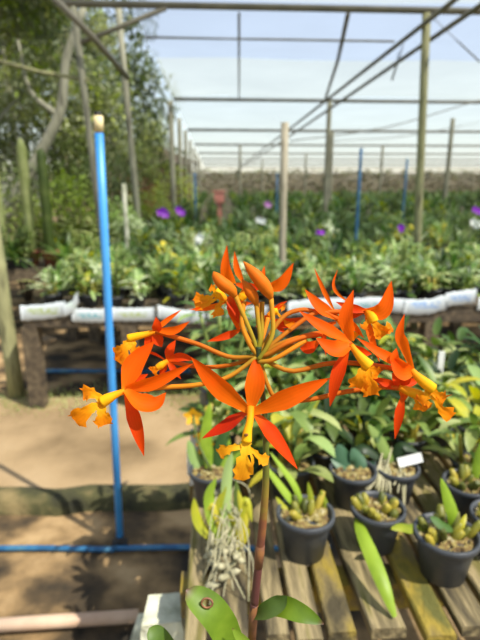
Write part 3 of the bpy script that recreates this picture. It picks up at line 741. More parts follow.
root = empty('leaning_tree', W(0, 187, 8.3)*1.0, 'grey tree with bare trunk leaning toward the slim grey post', 'tree'); root.location.z = 0
b = MB(); r9 = random.Random(2); o9 = world_loc(root); pp = catmull([o9, W(2, 230, 8.3), W(34, 165, 8.3), W(60, 112, 8.3), W(66, 60, 8.3), W(84, 8, 8.3)], 24)
b.tube(pp, [.12-.07*i/24 for i in range(25)], 10); b.tube(catmull([pp[14], W(30, 90, 8.3), W(18, 40, 8.3)], 8), [.05-.004*i for i in range(9)], 8); b.build('trunk', M['post'], root)
cr_ = bpy.data.objects.new('crown', CR[1]); COL.objects.link(cr_); cr_.parent = root; cr_.location = (1.0, .2, 4.6); cr_.scale = (.6, .6, .6)
def shrub(px, py, y, w, h, mat, label, n=900, sz=.08):
    p = W(px, py, y); rnd = random.Random(int(px*7+y)); root = empty('shrub', (p.x, y, 0), label, 'shrub'); c = world_loc(root); z0 = max(.05, p.z-h*.5)
    b = MB()
    for i in range(n):
        a = rnd.uniform(0, 6.28); q = math.sqrt(rnd.random())*w/2; zz = z0+rnd.random()*h*(1-.5*(2*q/w)**2)
        aa = rnd.uniform(0, 6.28); b.leaf(c+V3((q*math.cos(a), q*math.sin(a), zz)), (math.cos(aa)*.7, math.sin(aa)*.7, .8), sz*rnd.uniform(1, 2), sz*.4, 1., 3, .2, 1)
    b.build('foliage', M[mat], root)
    b = MB()
    for i in range(6):
        a = i*1.05; b.tube([c+V3((.03*math.cos(a), .03*math.sin(a), -.01)), c+V3((w*.2*math.cos(a), w*.2*math.sin(a), z0+h*.6))], [.015, .008], 6)
    b.build('stem', M['wood_dark'], root)
shrub(70, 205, 6.3, .9, .8, 'tree_c', 'yellowish bush under the slim grey post')
shrub(20, 225, 6.6, 1.3, .9, 'leaf_b', 'olive bush behind the cactus columns at the shelf end')
shrub(112, 225, 6.5, .8, .7, 'leaf_a', 'green bush behind the blue pole')
shrub(150, 215, 8.0, .9, .8, 'tree_c', 'light green bush below the dark red shed')
shrub(45, 185, 8.0, 1.8, 1.0, 'tree_a', 'dark bush filling the gap under the trees')
shrub(105, 180, 8.5, 1.3, 1.1, 'tree_a', 'dark bush between the slim posts')
shrub(175, 190, 11, 1.0, 1.2, 'tree_c', 'pale bush beside the row of roof-edge posts')
for i, (px, py, y, w, h, m_, lb) in enumerate(((-5, 190, 9, 1.6, 1.6, 'tree_b', 'grey-green thicket bush at the outer picture edge, under the trees'), (62, 165, 10.5, 1.8, 1.7, 'tree_a', 'green thicket bush behind the two cactus columns'), (100, 150, 11.5, 1.6, 1.8, 'tree_b', 'grey-green thicket bush behind the top of the blue pole'), (135, 175, 12.5, 1.5, 1.6, 'tree_a', 'green thicket bush behind the pale slim post'), (30, 150, 12.5, 2.2, 2.2, 'tree_b', 'high grey thicket bush behind the cactus tips'), (85, 238, 6.0, .9, .5, 'leaf_b', 'low olive bush behind the shelf end beside the blue pole'), (128, 240, 6.2, .8, .5, 'leaf_c', 'low silvery bush between blue pole and the purple sprays'))):
    shrub(px, py, y, w, h, m_, lb, 1500 if w > 1 else 700, .11)
# cactus columns in pots on the dark shelf
def cactus(px, y, ytop, r, label):
    p = W(px, 258, y); t = W(px, ytop, y); z0 = .70
    root = empty('column_cactus', (p.x, y, z0), label, 'cactus'); c = world_loc(root)
    b = MB(); b.lathe([(.055, 0), (.075, .12), (.082, .12), (.082, .145), (.072, .145), (.07, .12)], 20, c); b.lathe([(.001, .122), (.07, .12)], 16, c); b.build('pot', M['pot_clay'], root)
    b = MB(); n = 20; rings = []; H = t.z-z0
    for z, s in ((.11, .9), (.2, 1), (H*.4, 1), (H*.7, .98), (H*.92, .9), (H*.985, .5), (H, .05)):
        rings.append([b.vert(c+V3((math.cos(j*2*math.pi/n)*r*s*(1 if j % 2 else .72), math.sin(j*2*math.pi/n)*r*s*(1 if j % 2 else .72), z))) for j in range(n)])
    for i in range(6):
        for j in range(n): b.face((rings[i][j], rings[i][(j+1) % n], rings[i+1][(j+1) % n], rings[i+1][j]))
    b.build('stem', M['leaf_b'], root)
cactus(33, 5.1, 138, .05, 'tall ribbed green column cactus in a clay pot, farther from the blue pole')
cactus(51, 5.0, 148, .05, 'ribbed green column cactus in a clay pot, closer to the blue pole')
cactus(4, 5.2, 160, .05, 'ribbed column cactus at the outer end of the dark shelf')
# plants on that shelf
rp_ = random.Random(31)
for i in range(30):
    px = -8+rp_.uniform(0, 78); y = rp_.choice((4.84, 4.84, 5.3)); p = W(px, 262, y)
    if any(abs(p.x-W(q_, 258, yq).x) < .17 and abs(y-yq) < .2 for q_, yq in ((33, 5.1), (51, 5.0), (4, 5.2))): continue
    k = rp_.choice(['strap_b', 'cane_a', 'strap_a', 'broad_a'])
    place_plant(k, i % 2, (p.x, y, TZ), rp_.uniform(0, 6), rp_.uniform(.9, 1.4), False, KINDS[k][2]+' on the dark shelf around the cactus columns', KINDS[k][2]+' on the dark shelf')
# hedge closing the far end
b = MB(); rnd = random.Random(6)
for i in range(4200):
    x = rnd.uniform(-12, 24); b.use(M['dry'] if rnd.random() < .55 else M['tree_b']); z = rnd.random()**.8*2.75; a = rnd.uniform(0, 6.28)
    b.leaf((x, 41.6+rnd.uniform(-.5, .5), z), (math.cos(a), math.sin(a), .6), rnd.uniform(.4, .8), .3, .6, 2, .2, 1)
tag(b.build('hedge', origin=(6, 41.6, 0)), 'dry brownish hedge closing the far end of the plant house', 'hedge', kind='stuff')
b = MB(); b.box((6, 43.4, 1.3), 40, .15, 2.6); struct(b.build('wall_far', noise_mat('far_wall', [(120, 112, 92), (150, 142, 120)], 1.5, .95)))
# dark red shed
p = W(160, 160, 22.5); root = empty('shed', (p.x, 22.5, 0), 'small dark red shed under a low tin roof behind the roof-edge posts', 'shed')
b = MB(); b.box((p.x, 22.5, 1.2), 2.6, 2.2, 2.4); b.build('wall', M['red_wall'], root)
b = MB(); e = [b.vert((p.x+x, 22.5+y, z)) for x in (-1.6, 0, 1.6) for y, z in ((-1.35, 2.4 if x else 3.1), (1.35, 2.4 if x else 3.1))]
b.face((e[0], e[1], e[3], e[2]), False); b.face((e[2], e[3], e[5], e[4]), False); b.face((e[0], e[2], e[4]), False); b.build('roof', M['roof_tin'], root)
b = MB(); b.box((p.x+.4, 22.5-1.12, .95), .8, .05, 1.9); b.build('door', M['wood_dark'], root)

# ------------------------------------------------------------------ pots on the near bench
def potted(px, py, r, h, label, seed, name='potted_orchid', mat='pot'):
    p = G(px, py, BZ); root = empty(name, (p.x, p.y, BZ), label, 'orchid'); pot_parts(root, r, h, seed, mat); return root, world_loc(root), random.Random(seed+100)
near_xy = []
def cluster(root, c, h, rnd, n, r, ln, mat='bulb'):
    for i in range(n):
        a = rnd.uniform(0, 6.28); q = r*rnd.uniform(.1, .75); bulb(root, c+V3((q*math.cos(a), q*math.sin(a), h*.82)), V3((math.cos(a)*rnd.uniform(.1, .9), math.sin(a)*rnd.uniform(.1, .9), 1)), ln*rnd.uniform(.7, 1.2), rnd.uniform(.006, .0095), mat, i)
# pot behind the stem
root, c, rnd = potted(304, 551, .0555, .095, 'black pot of yellow pseudobulbs just beside the dark flower stem', 1); near_xy.append(c)
cluster(root, c, .095, rnd, 7, .05, .04)
d = (c-C).dot(FW)
for pts, w in (([(300, 512), (288, 495), (277, 481), (262, 462)], .018), ([(304, 512), (296, 488), (284, 470), (270, 452)], .014), ([(312, 512), (311, 498), (308, 482)], .013), ([(318, 514), (325, 505), (321, 490)], .013), ([(296, 514), (284, 506), (276, 497)], .013)):
    blade(root, [P(x, y, d+.0) for x, y in pts], w, M['leaf_yellow' if w == .013 else 'leaf_lime'])
# pot with bulbs and the long drooping leaf
root, c, rnd = potted(375, 543, .053, .09, 'black pot of round pseudobulbs with one long lime leaf drooping forward', 2); near_xy.append(c)
cluster(root, c, .09, rnd, 13, .052, .03)
d = (c-C).dot(FW)
blade(root, [P(357, 517, d-.03), P(362, 532, d-.08), P(373, 558, d-.13), P(385, 588, d-.17), P(395, 617, d-.19)], .0285, M['leaf_lime'], prof=lambda t: (.3+.7*math.sin(math.pi*min(1, t*1.0))**.7) if t < .5 else max(.03, math.sin(math.pi*(t*.92+.04))**.65))
# pot with the upright leaf
root, c, rnd = potted(442, 572, .0575, .092, 'black pot with one upright green leaf and one yellow leaf pointing sideways', 3); near_xy.append(c)
cluster(root, c, .092, rnd, 12, .055, .042)
d = (c-C).dot(FW)
blade(root, [P(455, 530, d-.01), P(453, 514, d-.02), P(448, 498, d-.02), P(441, 478, d-.02)], .024, M['leaf_lime'])
blade(root, [P(452, 528, d-.02), P(442, 524, d-.03), P(430, 517, d-.03)], .024, M['leaf_a'])
blade(root, [P(426, 526, d-.0), P(412, 528, d-.01), P(401, 527, d-.02), P(391, 529, d-.03)], .022, M['leaf_yellow'])
blade(root, [P(458, 533, d-.02), P(462, 524, d-.02), P(466, 514, d-.01)], .012, M['leaf_yellow'])
# farther pots at the side
root, c, rnd = potted(463, 515, .05, .088, 'black pot of yellowish bulbs behind the pot with upright leaf', 4); near_xy.append(c)
cluster(root, c, .088, rnd, 12, .05, .035)
d = (c-C).dot(FW); blade(root, [P(474, 482, d), P(478, 462, d), P(482, 440, d)], .02, M['leaf_lime'])
root, c, rnd = potted(494, 552, .052, .09, 'black pot cut off by the picture edge, beside the upright leaf', 5); near_xy.append(c)
cluster(root, c, .09, rnd, 8, .05, .03)
root, c, rnd = potted(351, 502, .052, .09, 'black pot of dark bluish leaves behind the long drooping leaf', 6); near_xy.append(c)
d = (c-C).dot(FW)
for pts in ([(352, 478), (345, 466), (331, 459)], [(350, 478), (340, 473), (326, 476)], [(355, 477), (358, 462), (352, 448)], [(352, 478), (366, 470), (375, 462)], [(350, 478), (343, 458), (338, 444)]):
    blade(root, [P(x, y, d-.0) for x, y in pts], .042, M['leaf_blue'])
# white-rooted plant with a name tag
root, c, rnd = potted(394, 498, .05, .088, 'black pot overflowing with pale bare roots beneath a white tag', 7); near_xy.append(c)
d = (c-C).dot(FW)
for i in range(16):
    x0 = rnd.uniform(375, 402); x1 = x0+rnd.uniform(-22, 8); b = MB(); b.tube(catmull([P(x0, rnd.uniform(440, 466), d+.02), P((x0+x1)/2+rnd.uniform(-4, 4), 476, d-.05), P(x1, rnd.uniform(485, 512), d-.075)], 10), .0022, 6); b.build('root', M['root'], root)
for pts in ([(392, 462), (380, 440), (368, 424)], [(396, 462), (402, 446), (418, 452)], [(386, 462), (366, 448), (350, 452)]):
    blade(root, [P(x, y, d) for x, y in pts], .03, M['leaf_d'])
tg = P(410, 460, d-.02); b = MB(); b.box(tg, .058, .004, .022, Matrix.Rotation(R(-14), 3, 'Y') @ Matrix.Rotation(R(-20), 3, 'X')); b.tube([tg+V3((0, .006, 0)), c+V3((.01, .0, .07))], .0025, 6)
tag(b.build('plant_tag', M['white_tag'], origin=tg), 'white plastic tag tilted over the pale bare roots', 'tag')
# plant with yellow-green leaves and pale roots in front of the bench edge
p = G(228, 588, BZ); root = empty('mounted_orchid', (p.x, p.y, BZ), 'yellow-green orchid on a clump of pale tangled roots beside the flower stem', 'orchid'); c = world_loc(root); rnd = random.Random(44)
b = MB()
for i in range(44): b.blob(c+V3((rnd.uniform(-.035, .03), rnd.uniform(-.02, .16), .016+rnd.uniform(0, .03))), (.007, .007, .018), rnd, 6, V3((rnd.uniform(-1, 1), rnd.uniform(-1, 1), .4)))
b.build('root_clump', M['root'], root)
for i in range(26):
    a = c+V3((rnd.uniform(-.03, .03), rnd.uniform(.05, .2), rnd.uniform(.05, .12))); e = c+V3((rnd.uniform(-.05, .05), rnd.uniform(-.05, .15), .004))
    b = MB(); b.tube(catmull([a, (a+e)/2+V3((rnd.uniform(-.03, .03), rnd.uniform(-.02, .02), .03)), e], 8), .0013, 5); b.build('root', M['root'], root)
d = (c+V3((0, .1, .05))-C).dot(FW)
for pts, w, m in (([(232, 545), (238, 520), (246, 500), (252, 522)], .02, 'leaf_yellow'), ([(228, 545), (222, 522), (213, 504), (205, 510)], .022, 'leaf_yellow'), ([(234, 548), (243, 538), (249, 528)], .018, 'leaf_yellow'), ([(230, 548), (226, 500), (228, 470), (232, 452)], .02, 'leaf_a'), ([(228, 548), (214, 522), (209, 496), (216, 478)], .022, 'leaf_lime'),
                  ([(236, 548), (238, 510), (236, 480)], .018, 'leaf_b'), ([(226, 548), (204, 530), (196, 515), (194, 498)], .02, 'leaf_yellow'), ([(232, 548), (244, 520), (238, 490)], .018, 'leaf_yellow'), ([(230, 548), (218, 512), (226, 486)], .018, 'leaf_yellow'), ([(228, 546), (234, 522), (228, 512)], .02, 'leaf_yellow'), ([(232, 546), (224, 528), (222, 505)], .02, 'leaf_lime')):
    blade(root, [P(x, y, d+.0) for x, y in pts], w*1.1, M[m])
# orange blooms on a plant behind it
root, c, rnd = potted(212, 500, .05, .085, 'leafy potted orchid with small yellow-orange blooms behind the pale roots', 8); near_xy.append(c)
d = (c-C).dot(FW)
for x, y in ((193, 415), (203, 436), (205, 444)):
    q = P(x, y, d+.02); b = MB(); b.tube(catmull([c+V3((0, 0, .08)), (c+q)/2+V3((-.01, 0, .04)), q], 8), .003, 6); b.build('flower_stem', M['leaf_b'], root)
    b = MB(); flower_head(b, q, .024, rnd, 'yellow_petal', 1); b.build('flower', M['yellow_petal'], root)
for pts in ([(212, 478), (222, 440), (232, 410)], [(214, 478), (240, 450), (252, 430)], [(210, 478), (196, 460), (188, 440)], [(213, 478), (206, 440), (210, 402)], [(214, 480), (234, 470), (248, 478)], [(212, 480), (224, 455), (226, 425)]):
    blade(root, [P(x, y, d) for x, y in pts], .03, M[rnd.choice(['leaf_a', 'leaf_b', 'leaf_lime'])])
for (px, py, dd, lb) in ((194, 441, 1.42, 'upright white tag at the bench corner, upper one'), (191, 462, 1.25, 'upright white tag at the bench corner, lower one'), (262, 470, 1.6, 'small white tag upright among leaves behind the stem'), (441, 362, 1.66, 'small white tag in the crowded plants near the bench leg')):
    q = P(px, py, dd); b = MB(); b.box(q, .02, .003, .075); b.box(V3((q.x, q.y, (q.z-.03+BZ)/2)), .008, .003, q.z-.03-BZ)
    tag(b.build('plant_tag', M['white_tag'], origin=(q.x, q.y, BZ)), lb, 'tag')
# crowd of pots behind them
rc = random.Random(77); crowd = []
tries = 0
while len(crowd) < 120 and tries < 4000:
    tries += 1
    x, y = rc.uniform(-.01, 1.5), rc.uniform(1.08, 1.70)
    pr = project(V3((x, y, BZ+.08)))
    if not (-10 < pr[0] < 500): continue
    if y < 1.15 and x < .1: continue
    if any(math.hypot(x-q.x, y-q.y) < .118 for q in near_xy): continue
    if any(math.hypot(x-q[0], y-q[1]) < .104 for q in crowd): continue
    crowd.append((x, y))
for i, (x, y) in enumerate(crowd):
    k = rc.choices(['broad_d', 'broad_a', 'strap_a', 'strap_b', 'cane_a'], [6, 5, .6, .6, 2])[0]
    bd = 'at the back of the slatted bench' if y > 1.42 else 'in the middle of the slatted bench'
    place_plant(k, i % 2, (x, y, BZ), rc.uniform(0, 6.28), rc.uniform(.75, 1.05), True, KINDS[k][2]+' crowded '+bd, KINDS[k][2]+' '+bd)

# ------------------------------------------------------------------ the orange orchid in front
U = D0/FPX                                                            # one photo pixel at the flower
def F(x, y, dz=0.): return P(x, y, D0+dz*U)
foot = F(252, 360, 0); foot = V3((foot.x-.005, foot.y+.0, 0))
orchid = empty('orange_orchid', foot, 'tall reed-stemmed orchid with star-shaped orange flowers and yellow lips, held in front', 'orchid')
fin = lambda t: math.sin(math.pi*min(1, .10+t*.9))**.75
lance = lambda t: max(.02, (.32+.68*min(1, t/.38)) if t < .38 else (1-((t-.38)/.62)**1.9))
def petal(parent, name, pts, w, mat='petal', tilt=0., cup=.25, prof=None, n=16, m=6, fr=0., rnd=None, wave=0., al=None):
    """pts: (px, py, depth offset in pixels) base to tip; w in pixels"""
    q = catmull([F(*p) for p in pts], n); sides = []
    for i in range(n+1):
        t = (q[min(i+1, n)]-q[max(i-1, 0)]).normalized(); v = (q[i]-C).normalized(); s = t.cross(v)
        s = s.normalized() if s.length > .05 else RT.copy()
        sides.append(Matrix.Rotation(R(tilt), 3, t) @ s)
    pf = prof or lance; k = w*U/max(.35, math.cos(R(tilt)))
    b = MB(); b.ribbon(q, [max(.0003, k*pf(i/n)) for i in range(n+1)], sides, cup, m, fr, rnd, wave)
    return b.build(name, M[mat], parent)
def tube_part(parent, name, pts, rad, mat, n=14, sides=10):
    q = catmull([F(*p) for p in pts], n); kr = len(rad)-1
    rr = []
    for i in range(n+1):
        u = i/n*kr; a = min(int(u), kr-1); rr.append((rad[a]+(rad[a+1]-rad[a])*(u-a))*U)
    b = MB(); b.tube(q, rr, sides); return b.build(name, M[mat], parent)
HUB = (258, 356, 6)
fan = lambda t: .35+.2*t if t < .45 else min(1.0, .44+1.5*(t-.45))*(1 if t < .9 else .8)
def flower(colpts, colr, tepals, lobes, stalk, seed, colmat='column', lipmat='lip', smat='stalk', cap=None):
    fl = tube_part(orchid, 'flower', colpts, colr, colmat)
    rnd = random.Random(seed)
    for nm, pts, w, kw in tepals: petal(fl, nm, pts, w, **kw)
    for pts, w, kw in lobes:
        kw = dict(kw); petal(fl, 'lip_lobe', pts, w, lipmat, prof=kw.pop('prof', fan), fr=kw.pop('fr', .35), rnd=rnd, wave=kw.pop('wave', .25), n=12, m=8, **kw)
    if stalk: tube_part(fl, 'stalk', stalk[0], stalk[1], smat, 18, 9)
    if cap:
        b = MB(); b.blob(F(*cap), (2.2*U, 1.6*U, 1.6*U), rnd, 8); b.build('column_hole_shade', M['hole_shade'], fl)  # brown blob painting the shade of the dark hole at the column end
    return fl
D = dict
# 1 front flower
flower([(250.5, 407, 2), (250, 420, -5), (247.5, 432, -8), (246.5, 442, -9)], [4.0, 3.5, 3.8, 4.8, 5.2],
       [('sepal', [(250.8, 409, 2), (255, 381, -2), (255.5, 357, 5)], 20, D(cup=.3, tilt=8)),
        ('petal', [(249, 411, 2), (218, 385.5, -4), (191, 357, 4)], 19.5, D(cup=.25, tilt=-22)),
        ('petal', [(253, 412, 2), (291, 396, -5), (330, 378, 0)], 19.5, D(cup=.25, tilt=20)),
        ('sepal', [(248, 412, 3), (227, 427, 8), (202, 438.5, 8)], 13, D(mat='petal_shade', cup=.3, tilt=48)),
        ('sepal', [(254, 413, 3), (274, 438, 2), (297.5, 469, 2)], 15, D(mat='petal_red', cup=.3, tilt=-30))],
       [([(245.5, 446, -8), (236, 447, -11), (226, 450, -10), (219, 454, -6)], 12, D(cup=.2, fr=.6)),
        ([(248, 447, -8), (254, 452, -11), (261, 458, -10), (268.5, 460, -6)], 11.5, D(cup=.2, fr=.6)),
        ([(249, 450, -10), (252, 457, -13), (252.5, 464, -13), (249, 470, -11)], 2.6, D(cup=.2, prof=lambda t: 1, fr=.2)),
        ([(247, 442, -9), (244.5, 455, -13), (242.5, 466, -13), (239.5, 480, -9)], 21, D(cup=.15, fr=.6, prof=lambda t: .36 if t < .4 else (.36+(t-.4)*1.6 if t < .75 else .92-(t-.75)*2.0)))],
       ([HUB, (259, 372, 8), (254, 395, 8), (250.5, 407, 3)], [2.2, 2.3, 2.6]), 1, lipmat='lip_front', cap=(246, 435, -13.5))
# 2 flower beside the blue pole
flower([(125, 391, 0), (117, 394, -2), (110, 397.5, -3), (102, 402, -3)], [2.8, 3.2, 4.2, 5.4, 6.0],
       [('sepal', [(125, 391, 1), (135, 364, 4), (154.5, 341, 6)], 21, D(cup=.3, tilt=-12)),
        ('petal', [(125.5, 388, -1), (154, 382, -8), (193, 363.5, -4)], 13.5, D(cup=.3, tilt=25)),
        ('petal', [(125.5, 390, -2), (140, 402, -9), (156, 403.5, -8), (166, 392.5, -4)], 18, D(cup=.35, tilt=-18)),
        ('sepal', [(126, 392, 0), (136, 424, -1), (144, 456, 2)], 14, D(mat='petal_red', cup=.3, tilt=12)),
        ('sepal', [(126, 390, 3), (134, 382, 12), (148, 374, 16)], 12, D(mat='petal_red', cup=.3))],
       [([(104, 402, -3), (97, 396, -6), (90, 393, -6), (83, 394, -2)], 15, D(cup=.2)),
        ([(102, 403, -3), (92, 408, -7), (84, 414, -7), (75, 421, -3)], 19, D(cup=.2)),
        ([(102, 403, -3), (102, 411, -5), (103, 417, -5), (105, 425, -2)], 18, D(cup=.2))],
       ([HUB, (228, 377, 4), (196, 385, 0), (160, 387.5, 0), (126, 391, 1)], [2.2, 2.3, 2.4, 2.6, 3]), 2)
# 3 flower above it
flower([(156, 331, 12), (147, 334, 11), (138, 336, 10), (128, 338.5, 10)], [2.4, 2.8, 3.4, 4.0, 4.4],
       [('sepal', [(155, 331, 12), (166, 321, 14), (181, 310, 16)], 5.5, D(cup=.3)),
        ('petal', [(155, 330, 11), (174, 330.5, 6), (189.5, 321.5, 4)], 8.5, D(cup=.3)),
        ('petal', [(155, 333, 11), (157, 326, 6), (156, 317, 4)], 10, D(cup=.3, mat='petal_red')),
        ('sepal', [(154, 332, 13), (158, 340, 15), (162, 347, 17)], 12, D(cup=.3, mat='petal_red')),
        ('sepal', [(152, 333, 13), (149, 341, 14), (145, 349, 14)], 10, D(cup=.3, mat='petal_red'))],
       [([(134, 339, 10), (126, 343, 7), (122, 350, 6), (115, 354, 8)], 12, D(cup=.2, fr=.6)),
        ([(133, 340, 10), (127, 348, 6), (123, 355, 6), (118, 362, 8)], 13, D(cup=.2, fr=.6)),
        ([(134, 340, 10), (134, 344, 8), (134, 348, 8), (136, 351, 9)], 9, D(cup=.2, fr=.6))],
       ([HUB, (230, 357, 10), (200, 345, 12), (178, 338, 12), (156, 331, 12)], [2.2, 2.4, 2.4, 2.5, 3.0]), 3, smat='stalk_dark')
# 4 small shaded flower between them
flower([(168, 361, 26), (163, 364, 25), (157, 368, 25)], [2.6, 3, 4, 3.4],
       [('sepal', [(168, 361, 26), (170, 350, 25), (175.5, 340, 27)], 10, D(mat='petal_red', cup=.3)),
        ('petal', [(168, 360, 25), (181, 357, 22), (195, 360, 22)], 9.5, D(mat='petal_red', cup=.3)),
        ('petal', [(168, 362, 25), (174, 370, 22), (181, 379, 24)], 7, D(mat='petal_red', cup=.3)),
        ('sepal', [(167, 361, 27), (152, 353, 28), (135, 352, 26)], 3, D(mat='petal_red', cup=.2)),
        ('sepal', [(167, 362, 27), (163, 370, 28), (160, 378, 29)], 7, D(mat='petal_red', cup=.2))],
       [([(160, 366, 25), (156, 369, 23), (152, 372, 24)], 12, D(cup=.2))],
       ([HUB, (230, 365, 22), (200, 367, 27), (168, 361, 27)], [2.2, 2.2, 2.3, 2.5]), 4, smat='stalk_dark')
# 5 high flower behind the buds
flower([(246, 288, 28), (244, 294, 30), (240, 300, 30)], [3, 4, 5, 4],
       [('sepal', [(230, 284, 24), (226, 266, 18), (227, 245.5, 18)], 14.5, D(cup=.35, tilt=-20, prof=lambda t: max(.02, 1-t**1.6*.98))),
        ('sepal', [(244, 284, 28), (237, 269, 26), (234.5, 251.5, 26)], 7, D(cup=.3)),
        ('petal', [(264, 288, 26), (281, 283, 22), (293.5, 263, 20)], 13, D(cup=.3, tilt=20)),
        ('petal', [(256, 290, 26), (262, 278, 28), (264.5, 266, 30)], 6, D(cup=.3)),
        ('petal', [(236, 284, 24), (250, 287, 26), (268, 287.5, 25)], 9, D(mat='petal_red', cup=.2))],
       [([(240, 298, 30), (238, 304, 32), (235, 312, 33)], 10, D(cup=.2))],
       ([HUB, (262, 330, 18), (258, 306, 24), (247, 288, 28)], [2.2, 2.2, 2.3, 2.6]), 5)
# 6 flower facing away towards the blue pole
flower([(226, 300, 22), (221, 296, 21), (215, 291, 20)], [3.4, 4.2, 5.4, 5],
       [('petal', [(226, 302, 22), (208, 308, 18), (190, 309.5, 16)], 6, D(cup=.3)),
        ('petal', [(230, 296, 22), (236, 310, 16), (242, 326, 12)], 17, D(mat='petal_red', cup=.3)),
        ('sepal', [(240, 330, 18), (226, 336, 15), (207, 341.5, 14)], 8, D(mat='petal_red', cup=.3)),
        ('sepal', [(226, 300, 22), (236, 304, 24), (252, 303, 26)], 9, D(cup=.3)),
        ('sepal', [(228, 299, 24), (236, 314, 24), (239, 332, 22)], 15, D(cup=.3))],
       [([(219, 294, 20), (211, 297, 15), (203, 299, 15), (195, 296, 18)], 9, D(cup=.2, fr=.7)),
        ([(219, 296, 20), (212, 301, 16), (203, 304, 16), (195, 306, 18)], 9, D(cup=.2, fr=.7)),
        ([(217, 294, 20), (214, 289, 18), (210, 287, 18)], 8, D(cup=.2, fr=.7)),
        ([(222, 300, 20), (218, 308, 18), (219, 316, 17)], 11, D(cup=.2, fr=.6))],
       ([HUB, (246, 335, 14), (238, 318, 18), (227, 301, 22)], [2.2, 2.4, 2.4, 2.8]), 6)
# 7 small flower behind on the other side of the buds
flower([(268, 316, 32), (273, 312, 31), (278, 311, 30)], [2.6, 3.2, 4.4, 3.6],
       [('petal', [(270, 314, 30), (279, 306, 28), (287, 301, 28)], 5, D(mat='petal_red', cup=.3)),
        ('petal', [(270, 318, 30), (283, 325, 28), (296, 327, 28)], 6, D(mat='petal_red', cup=.3)),
        ('sepal', [(272, 320, 30), (290, 321, 28), (306, 317, 26)], 6, D(mat='petal_red', cup=.3)),
        ('sepal', [(272, 320, 31), (280, 328, 30), (286, 333, 29)], 6, D(mat='petal_red', cup=.3)),
        ('sepal', [(268, 316, 33), (262, 322, 34), (256, 327, 34)], 12, D(mat='petal_red', cup=.3))],
       [([(276, 312, 30), (281, 317, 27), (288, 324, 26), (295, 325, 27)], 6, D(cup=.2, fr=.6)), ([(276, 310, 30), (281, 307, 28), (285, 308, 28)], 7, D(cup=.2, fr=.6))],
       ([HUB, (262, 340, 22), (268, 318, 32)], [2.2, 2.3, 2.6]), 7)
# 8 large flower to the other side, facing down and out
flower([(351, 345, -2), (357, 353, -5), (363, 360, -6), (369, 366, -6)], [2.8, 3.4, 4.6, 5.6, 6.2],
       [('sepal', [(352, 341, 0), (346.5, 317, -4), (353.5, 290, 0)], 14.5, D(cup=.3, tilt=-20)),
        ('petal', [(351, 342, 0), (324, 328, -5), (299, 311, 0)], 12, D(cup=.3, tilt=25)),
        ('petal', [(351.5, 345, -2), (335, 349, -9), (316, 338, -6)], 17, D(cup=.3, tilt=18)),
        ('sepal', [(348, 348, 0), (337, 377, -4), (330, 406.5, 0)], 13.5, D(mat='petal_red', cup=.3, tilt=10)),
        ('sepal', [(352, 345, 3), (362, 352, 8), (372, 354, 12)], 9, D(mat='petal_red', cup=.3))],
       [([(366, 365, -6), (362, 373, -9), (360, 380, -9), (358, 388, -5)], 18, D(cup=.2)),
        ([(367, 366, -6), (368, 376, -9), (370, 385, -9), (372, 395, -6)], 17, D(cup=.2)),
        ([(367, 367, -6), (371, 369, -5), (375, 371, -3), (379, 374, 0)], 11, D(cup=.2, fr=.7))],
       ([HUB, (285, 342, 6), (320, 333, 6), (338, 337, 5), (351, 345, 0)], [2.4, 2.5, 2.5, 2.7, 3.2]), 8, smat='stalk_dark')
# 9 upper flower behind it
flower([(367, 311, 20), (371, 316, 17), (374, 322, 16)], [3.4, 4.4, 5.6, 5.4],
       [('petal', [(364, 312, 20), (383, 309, 14), (391.5, 281, 14)], 17, D(cup=.35, tilt=18)),
        ('petal', [(367, 311, 20), (352, 308, 18), (336, 302, 20)], 9, D(mat='petal_red', cup=.3)),
        ('sepal', [(350, 303, 20), (337, 293, 20), (333.5, 283, 22), (337.5, 270, 24)], 3.6, D(cup=.3)),
        ('sepal', [(366, 314, 20), (371, 336, 15), (379.5, 362, 14)], 7.5, D(cup=.3)),
        ('sepal', [(364, 312, 22), (352, 314, 26), (340, 318, 28)], 10, D(mat='petal_red', cup=.3))],
       [([(372, 316, 16), (375, 324, 12), (380, 331, 12), (384, 336, 14)], 17, D(cup=.2)),
        ([(374, 322, 16), (381, 328, 13), (387, 329, 13), (392, 327, 14)], 9, D(cup=.2, fr=.7)),
        ([(370, 318, 16), (366, 324, 15), (363, 329, 15)], 9, D(cup=.2))],
       ([HUB, (280, 320, 16), (300, 310, 20), (322, 312, 22), (367, 311, 22)], [2.3, 2.4, 2.5, 2.6, 3.0]), 9, smat='stalk_dark')
# 10 flower behind, between the two
flower([(338, 319, 24), (344, 326, 26), (348, 332, 28)], [3, 3.6, 4.5, 4],
       [('petal', [(339, 319, 24), (320, 307, 18), (305, 289.5, 20)], 12.5, D(cup=.3, tilt=20)),
        ('sepal', [(334, 310, 26), (324, 291, 24), (314.5, 268.5, 26)], 5, D(cup=.3)),
        ('petal', [(339, 320, 24), (352, 325, 26), (364, 338, 28)], 8, D(cup=.3)),
        ('sepal', [(336, 322, 24), (324, 330, 26), (326, 356, 28)], 7, D(mat='petal_red', cup=.3)),
        ('sepal', [(318, 342, 22), (308, 348, 22), (300, 348, 24)], 13, D(mat='petal_red', cup=.3))],
       [([(346, 328, 28), (350, 333, 28), (356, 338, 28)], 10, D(cup=.2))],
       ([HUB, (290, 330, 14), (318, 312, 20), (338, 319, 24)], [2.3, 2.4, 2.5, 2.8]), 10, smat='stalk_dark')
